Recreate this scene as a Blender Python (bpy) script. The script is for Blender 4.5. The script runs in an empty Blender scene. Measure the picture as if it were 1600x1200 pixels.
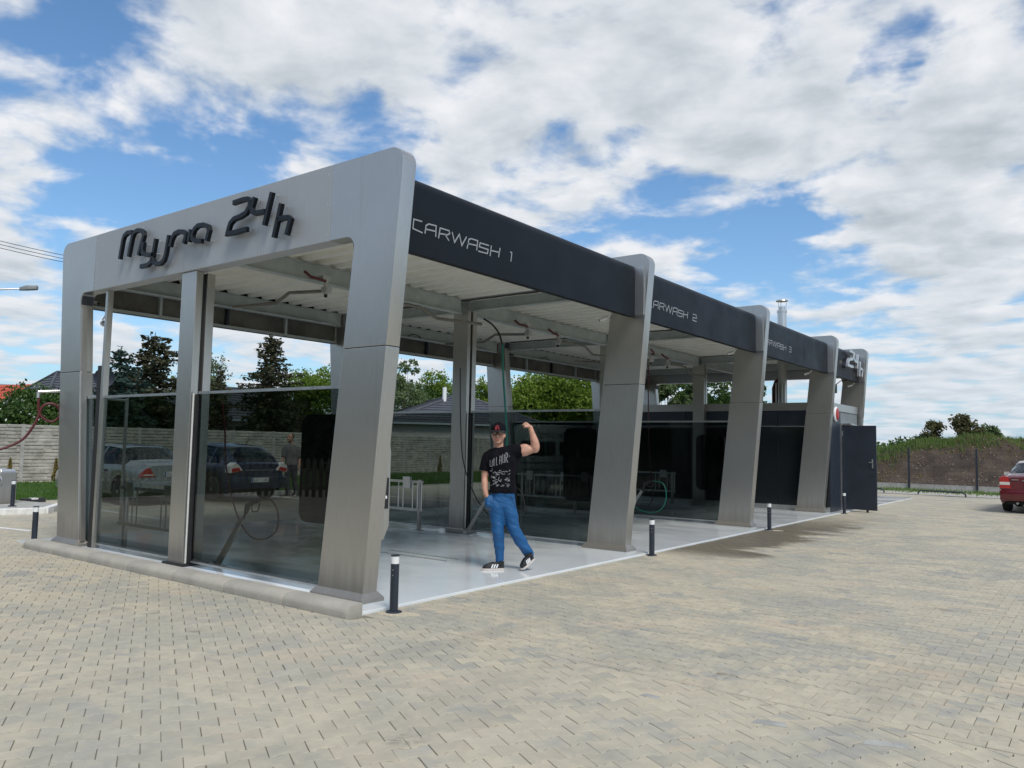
import bpy, bmesh, math, random
import numpy as np
from mathutils import Vector, Matrix
from mathutils.bvhtree import BVHTree
rnd = random.Random(7)
D = bpy.data; SC = bpy.context.scene; COL = SC.collection
PI = math.pi

# ------------------------------------------------------------------ camera
CAM = Vector((5.4798, -5.4107, 1.6))
FW = Vector((-0.60186477, 0.79495007, 0.07624425)); RT = Vector((0.79801551, 0.60232435, 0.01940651)); UP = Vector((0.03049656, -0.07252419, 0.9969003))
cd = D.cameras.new('camera'); cd.sensor_width = 36; cd.lens = 36*1236.1/1600; cd.clip_start = .05; cd.clip_end = 5000
cam = D.objects.new('camera', cd); COL.objects.link(cam)
M = Matrix.Identity(4)
for i in range(3):
    M[i][0] = RT[i]; M[i][1] = UP[i]; M[i][2] = -FW[i]; M[i][3] = CAM[i]
cam.matrix_world = M; SC.camera = cam
SC.view_settings.view_transform = 'Standard'; SC.view_settings.look = 'None'
SC.view_settings.exposure = 0.0; SC.view_settings.gamma = 1; SC.view_settings.use_curve_mapping = False
SC.cycles.max_bounces = 10; SC.cycles.transparent_max_bounces = 24; SC.cycles.glossy_bounces = 4; SC.cycles.diffuse_bounces = 4
SC.cycles.use_denoising = True
SUN_EL = 52.0; SUN_AZ = 118.0      # azimuth clockwise from +Y
def ray(u, v):
    return (FW*1236.1 + RT*(u-800) - UP*(v-600))
def at(u, v, dist):                # world point seen at photo pixel (u, v), 'dist' metres away on the ground plan
    d = ray(u, v); return CAM + d*(dist/math.hypot(d.x, d.y))

# ------------------------------------------------------------------ node helper
class NT:
    def __init__(s, tree): s.t = tree; s.n = tree.nodes; s.l = tree.links
    def new(s, typ, **kw):
        n = s.n.new(typ)
        for k, v in kw.items():
            if k.startswith('i_'): n.inputs[k[2:].replace('_', ' ')].default_value = v
            else: setattr(n, k, v)
        return n
    def link(s, a, b): s.l.new(a, b)
    def math(s, op, a, b=None, c=None):
        n = s.n.new('ShaderNodeMath'); n.operation = op
        for i, x in enumerate((a, b, c)):
            if x is None: continue
            if isinstance(x, (int, float)): n.inputs[i].default_value = x
            else: s.link(x, n.inputs[i])
        return n.outputs[0]
    def vmath(s, op, a, b=None):
        n = s.n.new('ShaderNodeVectorMath'); n.operation = op
        for i, x in enumerate((a, b)):
            if x is None: continue
            if isinstance(x, (tuple, list)): n.inputs[i].default_value = x
            else: s.link(x, n.inputs[i])
        return n.outputs['Value'] if op in ('DOT_PRODUCT', 'LENGTH', 'DISTANCE') else n.outputs[0]
    def noise(s, vec, scale, detail=4, rough=.55, dist=0.0):
        n = s.n.new('ShaderNodeTexNoise'); n.inputs['Scale'].default_value = scale; n.inputs['Detail'].default_value = detail
        n.inputs['Roughness'].default_value = rough; n.inputs['Distortion'].default_value = dist
        if vec is not None: s.link(vec, n.inputs['Vector'])
        return n.outputs['Fac']
    def ramp(s, fac, stops):
        n = s.n.new('ShaderNodeValToRGB'); e = n.color_ramp.elements
        while len(e) < len(stops): e.new(.5)
        for i, (p, c) in enumerate(stops):
            e[i].position = p
            if isinstance(c, (int, float)): c = (c, c, c)
            e[i].color = (*c[:3], 1)
        s.link(fac, n.inputs[0]); return n.outputs[0]
    def mix(s, fac, a, b, blend='MIX'):
        n = s.n.new('ShaderNodeMix'); n.data_type = 'RGBA'; n.blend_type = blend
        for inp, x in ((n.inputs[0], fac), (n.inputs[6], a), (n.inputs[7], b)):
            if isinstance(x, (int, float)): inp.default_value = x
            elif isinstance(x, (tuple, list)): inp.default_value = (*x[:3], 1)
            else: s.link(x, inp)
        return n.outputs[2]
    def maprange(s, x, a, b, c=0.0, d=1.0):
        n = s.n.new('ShaderNodeMapRange'); n.interpolation_type = 'SMOOTHSTEP'
        for i, y in enumerate((x, a, b, c, d)):
            if isinstance(y, (int, float)): n.inputs[i].default_value = y
            else: s.link(y, n.inputs[i])
        return n.outputs[0]

# ------------------------------------------------------------------ world
W = D.worlds.new('World'); SC.world = W; W.use_nodes = True
t = NT(W.node_tree); t.n.clear()
out = t.new('ShaderNodeOutputWorld')
sky = t.new('ShaderNodeTexSky'); sky.sky_type = 'NISHITA'; sky.sun_disc = False
sky.sun_elevation = math.radians(SUN_EL); sky.sun_rotation = math.radians(SUN_AZ); sky.air_density = 1.0; sky.dust_density = .8; sky.ozone_density = 1.6
bg = t.new('ShaderNodeBackground'); bg.inputs[1].default_value = .15; t.link(t.mix(1.0, sky.outputs[0], (.68, .90, 1.04), 'MULTIPLY'), bg.inputs[0])
tc = t.new('ShaderNodeTexCoord'); dirv = t.vmath('NORMALIZE', tc.outputs['Generated'])
sep = t.new('ShaderNodeSeparateXYZ'); t.link(dirv, sep.inputs[0])
dz = t.math('ADD', t.math('MAXIMUM', sep.outputs[2], 0.0), .13)
comb = t.new('ShaderNodeCombineXYZ'); t.link(t.math('DIVIDE', sep.outputs[0], dz), comb.inputs[0]); t.link(t.math('DIVIDE', sep.outputs[1], dz), comb.inputs[1])
P = comb.outputs[0]
wv = t.new('ShaderNodeTexNoise'); wv.inputs['Scale'].default_value = 5.5; wv.inputs['Detail'].default_value = 5; wv.inputs['Roughness'].default_value = .6; t.link(dirv, wv.inputs['Vector'])
wdir = t.vmath('NORMALIZE', t.vmath('ADD', dirv, t.vmath('MULTIPLY', t.vmath('SUBTRACT', wv.outputs['Color'], (.5, .5, .5)), (.26, .26, .20))))
def cloud_density(vec, det=11):
    a = t.noise(vec, .8, 2, .5, .2)
    b = t.noise(vec, 3.5, det, .545, .2)
    return t.math('ADD', t.math('MULTIPLY', a, .35), t.math('MULTIPLY', b, 1.05))
dens = cloud_density(P)
BLP = [(60,200,90,.5),(185,95,75,.45),(60,400,75,.6),(350,165,55,.4),(560,60,150,.5),(520,250,45,.25),
(250,290,95,-.9),(420,225,55,-.8),(130,320,60,-.5),(40,45,60,-.8),(110,130,30,-.4),(600,170,35,-.3),(150,25,40,-.4),(560,200,40,-.5),(650,205,35,-.4),(330,310,60,-.6),
(770,170,60,.3),(760,290,60,.35),(860,250,50,.3),(700,240,30,.3),(840,195,30,-.45),(900,215,40,-.45),(1375,82,36,-.75),(1320,98,24,-.5),(1445,85,28,-.6),
(980,325,50,-.6),(1120,365,68,-.85),(1230,360,50,-.7),(1000,60,150,.5),(1100,200,140,.6),(1450,240,120,.5),(1550,50,80,.5),(930,330,40,.2),(1060,425,40,.3),
(1300,450,55,-.4),(1220,400,40,-.35),(1420,470,45,-.25),(1400,300,80,.35),(1480,400,60,.3),(1500,560,120,.4),(1400,560,60,.2)]
BL = []
for u_, v_, s_, w_ in BLP:
    dd_ = ray(u_, v_).normalized(); BL.append((tuple(dd_), s_/1236, w_))
bias = None
for dv, sg, w in BL:
    k = 1.0/(sg*sg)
    e = t.math('EXPONENT', t.math('MULTIPLY_ADD', t.vmath('DOT_PRODUCT', wdir, tuple(dv)), k, -k))
    bias = t.math('MULTIPLY', e, w*.26) if bias is None else t.math('MULTIPLY_ADD', e, w*.26, bias)
tot = t.math('ADD', dens, bias)
cov = t.maprange(tot, .585, .82)
# relief: the same cloud sampled a little towards the sun shows which side is lit
az = math.radians(SUN_AZ)
dlo = cloud_density(P, 5)
dens2 = cloud_density(t.vmath('ADD', P, (math.sin(az)*.09, math.cos(az)*.09-.03, 0)), 5)
rel = t.math('SUBTRACT', dlo, dens2)
thick = t.maprange(tot, .74, 1.08)
fine = t.noise(P, 5.0, 6, .55, .3)
g = t.math('ADD', t.math('MULTIPLY', thick, -.40), t.math('MULTIPLY', rel, 2.0))
g = t.math('ADD', g, t.math('MULTIPLY', t.math('SUBTRACT', fine, .5), .55))
ccol = t.ramp(t.math('ADD', g, .72), [(0.0, (.42, .47, .52)), (.35, (.56, .61, .66)), (.65, (.71, .75, .80)), (1.0, (.88, .89, .92))])
lowh = t.math('POWER', t.math('SUBTRACT', 1.0, t.math('MAXIMUM', sep.outputs[2], 0.0)), 7.0)
ccol = t.mix(t.math('MULTIPLY', lowh, .75), ccol, (.66, .745, .83))
cb = t.new('ShaderNodeBackground'); t.link(ccol, cb.inputs[0]); cb.inputs[1].default_value = 1.0
# pale band towards the horizon
hz = t.math('POWER', t.math('SUBTRACT', 1.0, t.math('MAXIMUM', sep.outputs[2], 0.0)), 9.0)
hb = t.new('ShaderNodeBackground'); hb.inputs[0].default_value = (.46, .65, .85, 1); hb.inputs[1].default_value = .95
m0 = t.new('ShaderNodeMixShader'); t.link(t.math('MULTIPLY', hz, .8), m0.inputs[0]); t.link(bg.outputs[0], m0.inputs[1]); t.link(hb.outputs[0], m0.inputs[2])
m1 = t.new('ShaderNodeMixShader'); t.link(cov, m1.inputs[0]); t.link(m0.outputs[0], m1.inputs[1]); t.link(cb.outputs[0], m1.inputs[2])
t.link(m1.outputs[0], out.inputs[0])
W.cycles.sampling_method = 'MANUAL'; W.cycles.sample_map_resolution = 1024

# ------------------------------------------------------------------ sun (veiled by thin cloud)
sl = D.lights.new('sun', 'SUN'); sl.energy = 2.7; sl.angle = math.radians(22); sl.color = (1, .95, .87)
so = D.objects.new('sun', sl); COL.objects.link(so)
sd = Vector((math.sin(az)*math.cos(math.radians(SUN_EL)), math.cos(az)*math.cos(math.radians(SUN_EL)), math.sin(math.radians(SUN_EL))))
so.rotation_euler = sd.to_track_quat('Z', 'Y').to_euler(); so.location = sd*60

# ------------------------------------------------------------------ materials
def mat(name, col, rough=.6, metal=0.0, var=.0, vscale=6.0, bump=0.0, bscale=40.0, spec=.5, coat=0.0, stretch=None, emit=None):
    m = D.materials.new(name); m.use_nodes = True; t = NT(m.node_tree); b = m.node_tree.nodes['Principled BSDF']
    b.inputs['Roughness'].default_value = rough; b.inputs['Metallic'].default_value = metal; b.inputs['Specular IOR Level'].default_value = spec
    b.inputs['Coat Weight'].default_value = coat; b.inputs['Coat Roughness'].default_value = .08
    b.inputs['Base Color'].default_value = (*col, 1)
    geo = t.new('ShaderNodeNewGeometry'); pos = geo.outputs['Position']
    if stretch: pos = t.vmath('MULTIPLY', pos, stretch)
    if var:
        n = t.noise(pos, vscale, 6, .65)
        c = t.mix(t.maprange(n, .3, .7), tuple(x*(1-var) for x in col), tuple(min(1, x*(1+var)) for x in col))
        t.link(c, b.inputs['Base Color'])
        t.link(t.math('MULTIPLY_ADD', t.noise(pos, vscale*1.7, 4), .3, rough-.15), b.inputs['Roughness'])
    if bump:
        bn = t.new('ShaderNodeBump'); bn.inputs['Strength'].default_value = bump; bn.inputs['Distance'].default_value = .02
        t.link(t.noise(pos, bscale, 5, .6), bn.inputs['Height']); t.link(bn.outputs[0], b.inputs['Normal'])
    if emit: b.inputs['Emission Color'].default_value = (*emit, 1); b.inputs['Emission Strength'].default_value = 1
    return m
def steel(name, col, rough=.42, sx=1, sy=1, sz=.05, met=.90):
    m = D.materials.new(name); m.use_nodes = True; t = NT(m.node_tree); b = m.node_tree.nodes['Principled BSDF']
    geo = t.new('ShaderNodeNewGeometry'); pos = geo.outputs['Position']
    b.inputs['Metallic'].default_value = met
    st = t.noise(t.vmath('MULTIPLY', pos, (sx*90, sy*90, sz*90)), 1.0, 3, .7)
    bl = t.noise(pos, 1.1, 4, .55, .3)
    c = t.mix(t.maprange(st, .25, .75), tuple(x*.93 for x in col), tuple(x*1.05 for x in col))
    c = t.mix(t.math('MULTIPLY', t.maprange(bl, .35, .7), .25), c, tuple(x*.86 for x in col))
    sp_ = t.new('ShaderNodeSeparateXYZ'); t.link(pos, sp_.inputs[0])
    streak = t.noise(t.vmath('MULTIPLY', pos, (9, 9, .35)), 1.0, 4, .6); foot = t.maprange(t.math('ADD', sp_.outputs[2], t.math('MULTIPLY', streak, -.5)), .25, -.2)
    dirt = t.math('MAXIMUM', t.math('MULTIPLY', foot, .7), t.math('MULTIPLY', t.maprange(streak, .60, .75), .18))
    c = t.mix(dirt, c, (.20, .18, .15))
    t.link(t.math('MULTIPLY_ADD', dirt, -.45, b.inputs['Metallic'].default_value), b.inputs['Metallic'])
    t.link(c, b.inputs['Base Color'])
    t.link(t.math('ADD', t.math('MULTIPLY_ADD', st, .10, rough-.08), t.math('MULTIPLY', bl, .12)), b.inputs['Roughness'])
    bn = t.new('ShaderNodeBump'); bn.inputs['Strength'].default_value = .06; bn.inputs['Distance'].default_value = .01
    t.link(t.noise(pos, .9, 3, .5), bn.inputs['Height']); t.link(bn.outputs[0], b.inputs['Normal'])
    return m
MT = {}
MT['steel'] = steel('brushed_stainless', (.52, .51, .485), .31)
MT['steel_matte'] = steel('matte_stainless', (.415, .432, .445), .50, met=.4)
MT['steel_light'] = steel('bright_stainless', (.62, .62, .61), .30)
MT['darksteel'] = mat('weathered_steel', (.20, .19, .165), .45, .6, .12, 4)
MT['alu'] = mat('aluminium_trim', (.55, .56, .56), .4, 1.0, .08)
MT['galv'] = mat('galvanised_steel', (.40, .44, .43), .5, .15, .10, 5)
MT['sheet'] = mat('pale_roof_sheet', (.78, .765, .69), .5, 0, .04, 2)
MT['fascia'] = mat('anthracite_fascia', (.0075, .010, .014), .46, 0, .12, 1.4, spec=.16)
MT['fasback'] = mat('fascia_back', (.13, .125, .11), .6, .2, .35, 1.7)
MT['anth'] = mat('anthracite_paint', (.020, .027, .040), .42, 0, .12, 3)
MT['grey'] = mat('grey_sheet', (.16, .18, .19), .5, 0, .08, 3)
MT['black'] = mat('black_rubber', (.012, .012, .013), .55, 0, .2, 8)
MT['bpanel'] = mat('black_panel', (.008, .011, .014), .5, 0, .1, 8)
MT['letter'] = mat('letter_dark', (.004, .006, .009), .4, 0, .1, spec=.3)
MT['white'] = mat('white_paint', (.75, .76, .76), .45, 0, .04)
MT['line'] = mat('white_line', (.72, .72, .70), .6, 0, .15, 9)
MT['greyletter'] = mat('grey_letter', (.27, .29, .31), .5)
MT['kerb'] = mat('concrete_kerb', (.37, .35, .305), .85, 0, .10, 4, .3, 60)
MT['conc'] = mat('concrete', (.36, .355, .33), .85, 0, .2, 4, .4, 50)
MT['wall'] = mat('concrete_wall', (.36, .345, .30), .9, 0, .25, 2.2, .5, 40)
MT['red'] = mat('red_plastic', (.35, .02, .02), .4)
MT['redhose'] = mat('red_hose', (.09, .012, .016), .45)
MT['green'] = mat('green_hose', (.0, .16, .11), .4)
MT['sand'] = mat('pale_sand', (.50, .44, .33), .95, 0, .15, 30, .3, 200)
MT['tyre'] = mat('tyre', (.018, .018, .019), .8)
MT['rim'] = mat('alloy_rim', (.5, .5, .5), .35, .8)
MT['lamp_red'] = mat('lamp_red', (.40, .012, .012), .15, 0, coat=1)
MT['lamp_white'] = mat('lamp_clear', (.62, .60, .56), .12, 0, coat=1)
MT['skin'] = mat('skin', (.52, .28, .20), .5, 0, .12, 18, .15, 60)
MT['skinpink'] = mat('lips', (.38, .13, .11), .5)
MT['tshirt'] = mat('black_tshirt', (.005, .005, .008), .95, 0, .2, 9, .8, 9, spec=.15)
MT['print'] = mat('shirt_print', (.30, .30, .32), .8)
MT['trousers'] = mat('blue_trousers', (.003, .080, .235), .6, 0, .05, 4, .5, 10)
MT['shoe'] = mat('black_shoe', (.012, .012, .013), .6)
MT['sole'] = mat('pale_sole', (.55, .50, .47), .6)
MT['rooftile'] = mat('dark_roof_tiles', (.055, .06, .075), .55, 0, .2, 4)
MT['redroof'] = mat('red_roof', (.42, .07, .035), .7, 0, .1, 2)
MT['render'] = mat('pale_render', (.52, .50, .46), .9, 0, .06, 2)
MT['frame'] = mat('window_frame', (.7, .7, .7), .5)
MT['darkglass'] = mat('dark_window', (.015, .018, .02), .08, 0, spec=.6)
MT['bark'] = mat('bark', (.09, .065, .045), .95, 0, .3, 6, .6, 25)
MT['wood'] = mat('weathered_wood', (.22, .19, .15), .85, 0, .2, 6)

def glassmat(name, tint, rough=.0):
    m = D.materials.new(name); m.use_nodes = True; t = NT(m.node_tree); t.n.clear()
    o = t.new('ShaderNodeOutputMaterial'); tr = t.new('ShaderNodeBsdfTransparent'); tr.inputs[0].default_value = (*tint, 1)
    gl = t.new('ShaderNodeBsdfGlossy'); gl.inputs['Roughness'].default_value = rough; gl.inputs['Color'].default_value = (.95, .98, 1, 1)
    fr = t.new('ShaderNodeFresnel'); fr.inputs[0].default_value = 1.45; gg = t.new('ShaderNodeNewGeometry')
    if name == 'smoked_glass':
        df = t.new('ShaderNodeBsdfDiffuse'); df.inputs[0].default_value = (.5, .52, .52, 1); ps = t.new('ShaderNodeNewGeometry').outputs['Position']
        sm1 = t.noise(t.vmath('MULTIPLY', ps, (5, 5, 1.2)), 1.5, 5, .65, .6); sm2 = t.noise(t.vmath('MULTIPLY', ps, (30, 30, 3)), 1.0, 3, .6)
        m_ = t.new('ShaderNodeMixShader'); t.link(t.math('MULTIPLY', t.maprange(sm1, .45, .75), t.math('MULTIPLY', t.maprange(sm2, .4, .7), .022)), m_.inputs[0]); t.link(tr.outputs[0], m_.inputs[1]); t.link(df.outputs[0], m_.inputs[2]); tr = m_
    mx = t.new('ShaderNodeMixShader'); t.link(t.math('MULTIPLY', fr.outputs[0], t.math('SUBTRACT', 1.0, gg.outputs['Backfacing'])), mx.inputs[0]); t.link(tr.outputs[0], mx.inputs[1]); t.link(gl.outputs[0], mx.inputs[2])
    t.link(mx.outputs[0], o.inputs[0]); return m
MT['glass'] = glassmat('smoked_glass', (.455, .49, .48))
MT['carglass'] = glassmat('car_glass', (.30, .34, .33))
MT['specglass'] = glassmat('spectacle_glass', (.8, .8, .8))

def leafmat(name, c1, c2, c3, rough=.6, trans=.25):
    m = D.materials.new(name); m.use_nodes = True; t = NT(m.node_tree); b = m.node_tree.nodes['Principled BSDF']
    geo = t.new('ShaderNodeNewGeometry')
    n = t.noise(geo.outputs['Position'], .9, 3, .6); n2 = geo.outputs['Random Per Island']
    c = t.mix(t.maprange(n, .35, .65), c1, c2); c = t.mix(t.math('MULTIPLY', n2, .6), c, c3)
    t.link(c, b.inputs['Base Color']); b.inputs['Roughness'].default_value = rough; b.inputs['Specular IOR Level'].default_value = .25
    tl = t.new('ShaderNodeBsdfTranslucent'); t.link(c, tl.inputs[0])
    mx = t.new('ShaderNodeMixShader'); mx.inputs[0].default_value = trans
    o = [x for x in t.n if x.type == 'OUTPUT_MATERIAL'][0]
    t.link(b.outputs[0], mx.inputs[1]); t.link(tl.outputs[0], mx.inputs[2]); t.link(mx.outputs[0], o.inputs[0])
    return m
MT['spruce'] = leafmat('spruce_needles', (.035, .060, .035), (.055, .065, .030), (.085, .060, .030))
MT['bluespruce'] = leafmat('blue_spruce_needles', (.035, .075, .060), (.055, .095, .075), (.030, .055, .045))
MT['leaf'] = leafmat('bright_leaves', (.09, .17, .018), (.16, .25, .03), (.22, .29, .05), .5, .4)
MT['leafdark'] = leafmat('dark_leaves', (.035, .085, .018), (.06, .12, .025), (.09, .15, .035), .5, .3)
MT['birch'] = leafmat('pale_leaves', (.12, .17, .07), (.17, .22, .11), (.10, .15, .05), .5, .3)
MT['blossom'] = mat('white_blossom', (.75, .78, .68), .7)
MT['leafyellow'] = leafmat('yellowed_leaves', (.22, .17, .05), (.12, .14, .05), (.28, .20, .06))
MT['grassblade'] = leafmat('grass_blades', (.05, .12, .02), (.08, .17, .03), (.11, .19, .05), .6, .3)
MT['scrub'] = leafmat('scrub_leaves', (.07, .085, .035), (.11, .12, .05), (.14, .10, .05))
MT['weeds'] = leafmat('weeds', (.07, .15, .03), (.13, .22, .05), (.20, .24, .09), .6, .3)

# ------------------------------------------------------------------ mesh builder
class MB:
    def __init__(s): s.v = []; s.f = []
    def add(s, vs, fs):
        o = len(s.v); s.v += [tuple(v) for v in vs]; s.f += [tuple(i+o for i in f) for f in fs]; return s
    def box(s, a, b, m=None):
        x0, y0, z0 = a; x1, y1, z1 = b
        vs = [Vector(p) for p in ((x0,y0,z0),(x1,y0,z0),(x1,y1,z0),(x0,y1,z0),(x0,y0,z1),(x1,y0,z1),(x1,y1,z1),(x0,y1,z1))]
        if m: vs = [m @ v for v in vs]
        return s.add(vs, [(0,3,2,1),(4,5,6,7),(0,1,5,4),(1,2,6,5),(2,3,7,6),(3,0,4,7)])
    def prism(s, poly, axis, c0, c1):
        """polygon extruded along an axis: 'x': (y,z); 'y': (x,z); 'z': (x,y)"""
        area = sum(poly[i][0]*poly[(i+1) % len(poly)][1]-poly[(i+1) % len(poly)][0]*poly[i][1] for i in range(len(poly)))
        if (area < 0) != (axis == 'y'): poly = poly[::-1]
        f = {'x': lambda p, c: (c, p[0], p[1]), 'y': lambda p, c: (p[0], c, p[1]), 'z': lambda p, c: (p[0], p[1], c)}[axis]
        if c1 < c0: c0, c1 = c1, c0
        n = len(poly)
        vs = [f(p, c0) for p in poly]+[f(p, c1) for p in poly]
        return s.add(vs, [tuple(range(n))[::-1], tuple(range(n, 2*n))]+[(i, (i+1) % n, n+(i+1) % n, n+i) for i in range(n)])
    def tube(s, pts, r, n=8, cap=True, squash=None):
        pts = [Vector(p) for p in pts]; rs = r if isinstance(r, (list, tuple)) else [r]*len(pts)
        ref = None; o = len(s.v); k = len(pts)
        for i, p in enumerate(pts):
            d = (pts[min(i+1, k-1)]-pts[max(i-1, 0)]).normalized()
            if ref is None: ref = Vector((0, 0, 1)) if abs(d.z) < .9 else Vector((1, 0, 0))
            a = d.cross(ref).normalized(); b = a.cross(d).normalized(); ref = b
            for j in range(n):
                th = 2*PI*j/n; q = squash or (1, 1)
                s.v.append(tuple(p + a*(math.cos(th)*rs[i]*q[0]) + b*(math.sin(th)*rs[i]*q[1])))
        for i in range(k-1):
            for j in range(n):
                s.f.append((o+i*n+j, o+i*n+(j+1) % n, o+(i+1)*n+(j+1) % n, o+(i+1)*n+j))
        if cap: s.f.append(tuple(o+j for j in range(n))[::-1]); s.f.append(tuple(o+(k-1)*n+j for j in range(n)))
        return s
    def beam(s, p, q, w, h, up=(0, 0, 1)):
        """rectangular bar from p to q"""
        p, q = Vector(p), Vector(q); d = (q-p).normalized(); u = Vector(up)
        if abs(d.dot(u)) > .98: u = Vector((0, 1, 0))
        a = d.cross(u).normalized()*(w/2); b = a.cross(d).normalized()*(h/2)
        vs = [p-a-b, p+a-b, p+a+b, p-a+b, q-a-b, q+a-b, q+a+b, q-a+b]
        return s.add(vs, [(0,3,2,1),(4,5,6,7),(0,1,5,4),(1,2,6,5),(2,3,7,6),(3,0,4,7)])
    def lathe(s, prof, c=(0, 0, 0), n=16, axis='z'):
        o = len(s.v); k = len(prof)
        for r, z in prof:
            for j in range(n):
                th = 2*PI*j/n; x, y = r*math.cos(th), r*math.sin(th)
                v = {'z': (x, y, z), 'y': (x, z, -y), 'x': (z, x, y)}[axis]
                s.v.append((c[0]+v[0], c[1]+v[1], c[2]+v[2]))
        for i in range(k-1):
            for j in range(n):
                s.f.append((o+i*n+j, o+i*n+(j+1) % n, o+(i+1)*n+(j+1) % n, o+(i+1)*n+j))
        s.f.append(tuple(o+j for j in range(n))[::-1]); s.f.append(tuple(o+(k-1)*n+j for j in range(n)))
        return s
    def cyl(s, c, r, h, n=16, axis='z'): return s.lathe([(r, 0), (r, h)], c, n, axis)
    def ribbon(s, pts, w, f):
        """flat-ended stroke of width w along 2-D points, f(p) -> (front vertex, back vertex)"""
        P = [Vector(p) for p in pts]; L = []; R = []
        for i, p in enumerate(P):
            d0 = (p-P[i-1]).normalized() if i else None; d1 = (P[i+1]-p).normalized() if i < len(P)-1 else None
            if d0 is None: d0 = d1
            if d1 is None: d1 = d0
            n0 = Vector((-d0.y, d0.x)); n1 = Vector((-d1.y, d1.x)); nn = (n0+n1).normalized(); k = w/2/max(.45, nn.dot(n0))
            L.append(p+nn*k); R.append(p-nn*k)
        for i in range(len(P)-1):
            q = [L[i], R[i], R[i+1], L[i+1]]
            fr = [f(x)[0] for x in q]; bk = [f(x)[1] for x in q]
            s.add(fr+bk, [(0,1,2,3),(7,6,5,4),(0,4,5,1),(1,5,6,2),(2,6,7,3),(3,7,4,0)])
        return s
    def build(s, name, m, parent=None, label=None, cat=None, group=None, kind=None, bevel=0.0, smooth=False, world=True, keep=False):
        me = D.meshes.new(name)
        org = Vector((0, 0, 0))
        if parent is None and not keep and s.v:
            a = np.array(s.v); lo = a.min(0); hi = a.max(0); org = Vector(((lo[0]+hi[0])/2, (lo[1]+hi[1])/2, lo[2]))
        elif parent is not None and world: org = parent.matrix_basis.translation.copy() if parent.parent is None else wloc(parent)
        me.from_pydata([(v[0]-org.x, v[1]-org.y, v[2]-org.z) for v in s.v], [], s.f)
        me.validate()
        if m is not None:
            for mm in (m if isinstance(m, (list, tuple)) else [m]): me.materials.append(mm)
        if bevel:
            bm = bmesh.new(); bm.from_mesh(me)
            bmesh.ops.remove_doubles(bm, verts=bm.verts, dist=1e-5)
            es = [e for e in bm.edges if len(e.link_faces) == 2 and e.calc_face_angle(0) > .5]
            bmesh.ops.bevel(bm, geom=es, offset=bevel, segments=2, affect='EDGES', profile=.6)
            bm.to_mesh(me); bm.free()
        if smooth:
            me.polygons.foreach_set('use_smooth', [True]*len(me.polygons))
            try: me.set_sharp_from_angle(angle=math.radians(smooth if smooth is not True else 40))
            except Exception: pass
            if name == 'corner_panel': me.polygons.foreach_set('use_smooth', [abs(p.normal.y) < .9 for p in me.polygons])
        o = D.objects.new(name, me); COL.objects.link(o)
        if parent is None: o.location = org
        else: o.parent = parent
        return tag(o, label, cat, group, kind)
def wloc(o):
    v = Vector((0, 0, 0))
    while o is not None: v += o.location; o = o.parent
    return v
def tag(o, label=None, cat=None, group=None, kind=None):
    if label: o['label'] = label
    if cat: o['category'] = cat
    if group: o['group'] = group
    if kind: o['kind'] = kind
    return o
def thing(name, label, cat, loc=(0, 0, 0), rz=0, group=None):
    o = D.objects.new(name, None); o.empty_display_size = .2; COL.objects.link(o); o.location = loc; o.rotation_euler = (0, 0, rz)
    return tag(o, label, cat, group)
def child(name, mesh, parent, loc=(0, 0, 0), rot=(0, 0, 0), scale=None, label=None):
    o = D.objects.new(name, mesh); COL.objects.link(o); o.parent = parent; o.location = loc; o.rotation_euler = rot
    if scale: o.scale = scale
    if label: o['label'] = label
    return o
def copy_tree(o, loc=None, rz=None, label=None, parent=None):
    c = o.copy(); COL.objects.link(c); c.parent = parent
    if loc is not None: c.location = loc
    if rz is not None: c.rotation_euler = (0, 0, rz)
    if label: c['label'] = label
    for ch in list(o.children): copy_tree(ch, parent=c)
    return c
def np_mesh(name, verts, quads, m, smooth=False):
    """fast mesh from numpy arrays; quads (n,k)"""
    me = D.meshes.new(name); nv = len(verts); nf, k = quads.shape
    me.vertices.add(nv); me.vertices.foreach_set('co', verts.astype(np.float32).ravel())
    me.loops.add(nf*k); me.loops.foreach_set('vertex_index', quads.astype(np.int32).ravel())
    me.polygons.add(nf); me.polygons.foreach_set('loop_start', np.arange(0, nf*k, k, dtype=np.int32))
    me.update(calc_edges=True); me.validate()
    if m: me.materials.append(m)
    return me
def rot2(v, a): return (v[0]*math.cos(a)-v[1]*math.sin(a), v[0]*math.sin(a)+v[1]*math.cos(a))
# ================================================================== GROUND AND PAVING
def add_plane(name, x0, y0, x1, y1, z, m, label=None, kind='structure'):
    return MB().add([(x0,y0,z),(x1,y0,z),(x1,y1,z),(x0,y1,z)], [(0,1,2,3)]).build(name, m, kind=kind, keep=True)
gm = D.materials.new('rough_ground'); gm.use_nodes = True; t = NT(gm.node_tree); b = gm.node_tree.nodes['Principled BSDF']
geo = t.new('ShaderNodeNewGeometry'); n = t.noise(geo.outputs['Position'], .35, 8, .65); n2 = t.noise(geo.outputs['Position'], 6, 5, .7)
c = t.mix(t.maprange(n, .35, .65), (.06, .10, .025), (.12, .13, .05)); c = t.mix(t.math('MULTIPLY', n2, .5), c, (.05, .08, .02)); t.link(c, b.inputs['Base Color']); b.inputs['Roughness'].default_value = .95
add_plane('ground', -700, -400, 500, 900, -.09, gm)

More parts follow.
